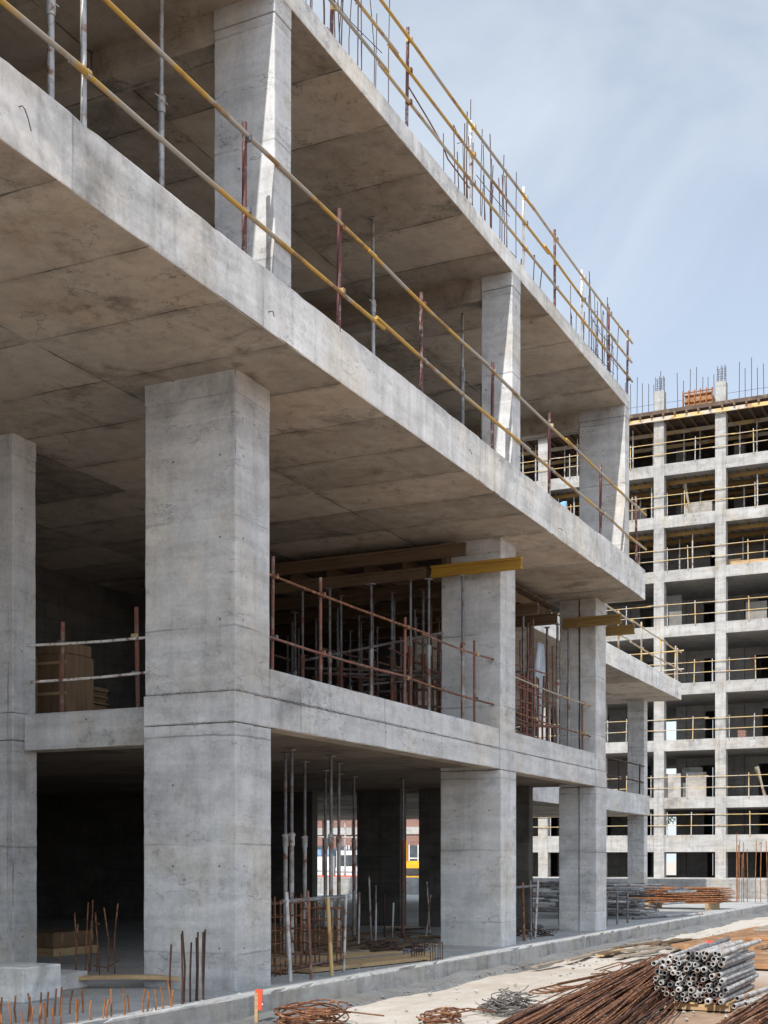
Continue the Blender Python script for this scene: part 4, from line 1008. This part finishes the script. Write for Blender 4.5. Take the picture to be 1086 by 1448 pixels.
tr = thing('parked_truck', (60, 32, 0), 'white truck with a blue cover, glimpsed through the ground floor', 'truck')
b = MB().box(59, 61, 31.2, 34.8, .9, 2.0); b.build('cargo_bed', ['white'], tr)
b = MB().box(59.02, 60.98, 29.6, 31.1, .6, 1.4).box(59.1, 60.9, 29.9, 31.1, 1.402, 2.3); b.build('cab', ['white'], tr)
b = MB().box(59.08, 60.92, 29.88, 30.9, 1.5, 2.05).box(59.085, 60.915, 30.2, 30.95, 1.48, 2.02); b.build('window', ['glass'], tr)
b = MB().rough(58.95, 61.05, 31.3, 34.7, 2.0, 2.35, (.4, .4, .2), .05, .08); b.build('cover', ['blue'], tr)
for y in (30.4, 33.9):
    for x in (59.0, 60.8): MB().tube((x, y, .42), (x + .25, y, .42), .42, 14).build('wheel', ['black'], tr)
ex = thing('excavator', (58, 26.4, 0), 'yellow excavator glimpsed in the gap beside the dark ground floor wall', 'excavator')
for x in (56.9, 58.9): 
    b = MB(); b.rough(x, x + .5, 25.0, 28.0, 0, .75, (.2, .2, .15), .08, .05); b.build('track', ['black'], ex)
b = MB().rough(57.1, 59.1, 25.2, 27.6, .9, 1.75, (.3, .3, .2), .05, .03); b.build('body', ['yellow'], ex)
b = MB().rough(57.1, 58.0, 26.6, 27.9, 1.3, 2.7, (.3, .3, .2), .05, .02); b.build('cab', ['yellow'], ex)
b = MB().box(57.05, 57.095, 26.75, 27.75, 1.8, 2.5).box(57.2, 57.9, 27.91, 27.95, 1.7, 2.5); b.build('window', ['glass'], ex)
b = MB().bar((58.9, 26.0, 1.6), (60.8, 25.4, 3.6), .35, .45).bar((60.7, 25.4, 3.6), (62.5, 24.9, 3.0), .3, .4); b.build('boom', ['yellow'], ex)
b = MB().bar((62.4, 24.9, 3.1), (62.9, 24.8, 1.3), .25, .3); b.build('arm', ['yellow'], ex)
b = MB().rough(62.5, 63.2, 24.4, 25.2, .6, 1.3, (.3, .3, .2), .1, .02); b.build('bucket', ['black'], ex)
b = MB().box(57.06, 57.094, 25.3, 26.55, 1.05, 1.4); b.build('engine_grille', ['black'], ex)
for k in range(9):
    y = 29.2 + .62 * k; x = 57.2 + .4 * (k % 2)
    o = MB().tube((x, y, -.05), (x, y, 5.2), .05, 6).build('scaffold_pole', [('rust_dark', 'galv', 'prop_red')[k % 3]]); tag(o, 'scaffold pole glimpsed upright before the brick building', 'pole', 'poles before the brick building')
for k, z in enumerate((2.9, 4.1)): tag(MB().tube((57.1, 28.8, z), (57.1, 34.6, z + .1), .04, 6).build('scaffold_tube', ['galv']), ('lower', 'upper')[k] + ' level tube on the poles before the brick building', 'tube')
t = thing('mesh_fence', (52, 30, 0), 'red plastic mesh fence glimpsed through the ground floor', 'fence')
for k in range(7): MB().tube((55.0, 26 + 1.4 * k, -.05), (55.0, 26 + 1.4 * k, 1.15), .03, 6).build('post', ['rust_dark'], t)
b = MB()
for z in range(9): b.box(54.93, 54.96, 26, 34.4, .12 + .11 * z, .185 + .11 * z)
for k in range(60): b.box(54.9, 54.928, 26 + .14 * k, 26.03 + .14 * k, .1, 1.06)
b.build('mesh', ['red'], t)

# trees beyond the far building
def tree(x, y, h, label, seed):
    rnd = random.Random(seed); t = thing('tree', (x, y, 0), label, 'tree')
    b = MB(); b.path([(x, y, -.1), (x + .1, y, h * .3), (x - .05, y + .1, h * .6), (x, y, h * .9)], .22, 8, 0, .05)
    for k in range(9):
        a = rnd.uniform(0, 6.28); z = h * rnd.uniform(.3, .7); l = h * rnd.uniform(.18, .32)
        b.path([(x, y, z), (x + l * .5 * math.cos(a), y + l * .5 * math.sin(a), z + l * .35), (x + l * math.cos(a), y + l * math.sin(a), z + l * .6)], .08, 5, 0, .02)
    b.build('trunk', ['bark'], t)
    b = MB(); cl = [(rnd.gauss(0, h * .17), rnd.gauss(0, h * .17), h * rnd.uniform(.38, .98)) for _ in range(34)]
    for (cx, cy, cz) in cl:
        rad = h * rnd.uniform(.06, .12)
        for q in range(90):
            v = Vector((rnd.gauss(0, 1), rnd.gauss(0, 1), rnd.gauss(0, .8))); v = v.normalized() * rad * rnd.random() ** .4
            p = Vector((x + cx, y + cy, cz)) + v; a = Vector((rnd.gauss(0, 1), rnd.gauss(0, 1), rnd.gauss(0, 1))).normalized(); c = a.orthogonal().normalized(); s_ = rnd.uniform(.07, .15)
            b.add([p - a * s_, p + c * s_ * .5, p + a * s_, p - c * s_ * .5], [(0, 1, 2, 3)])
    b.build('crown', ['leaf'], t)
tree(92, 24.5, 7.5, 'green tree seen through the open bay of the far building', 3)
tree(96, 28.2, 6.5, 'second green tree seen behind the open bay of the far building', 4)
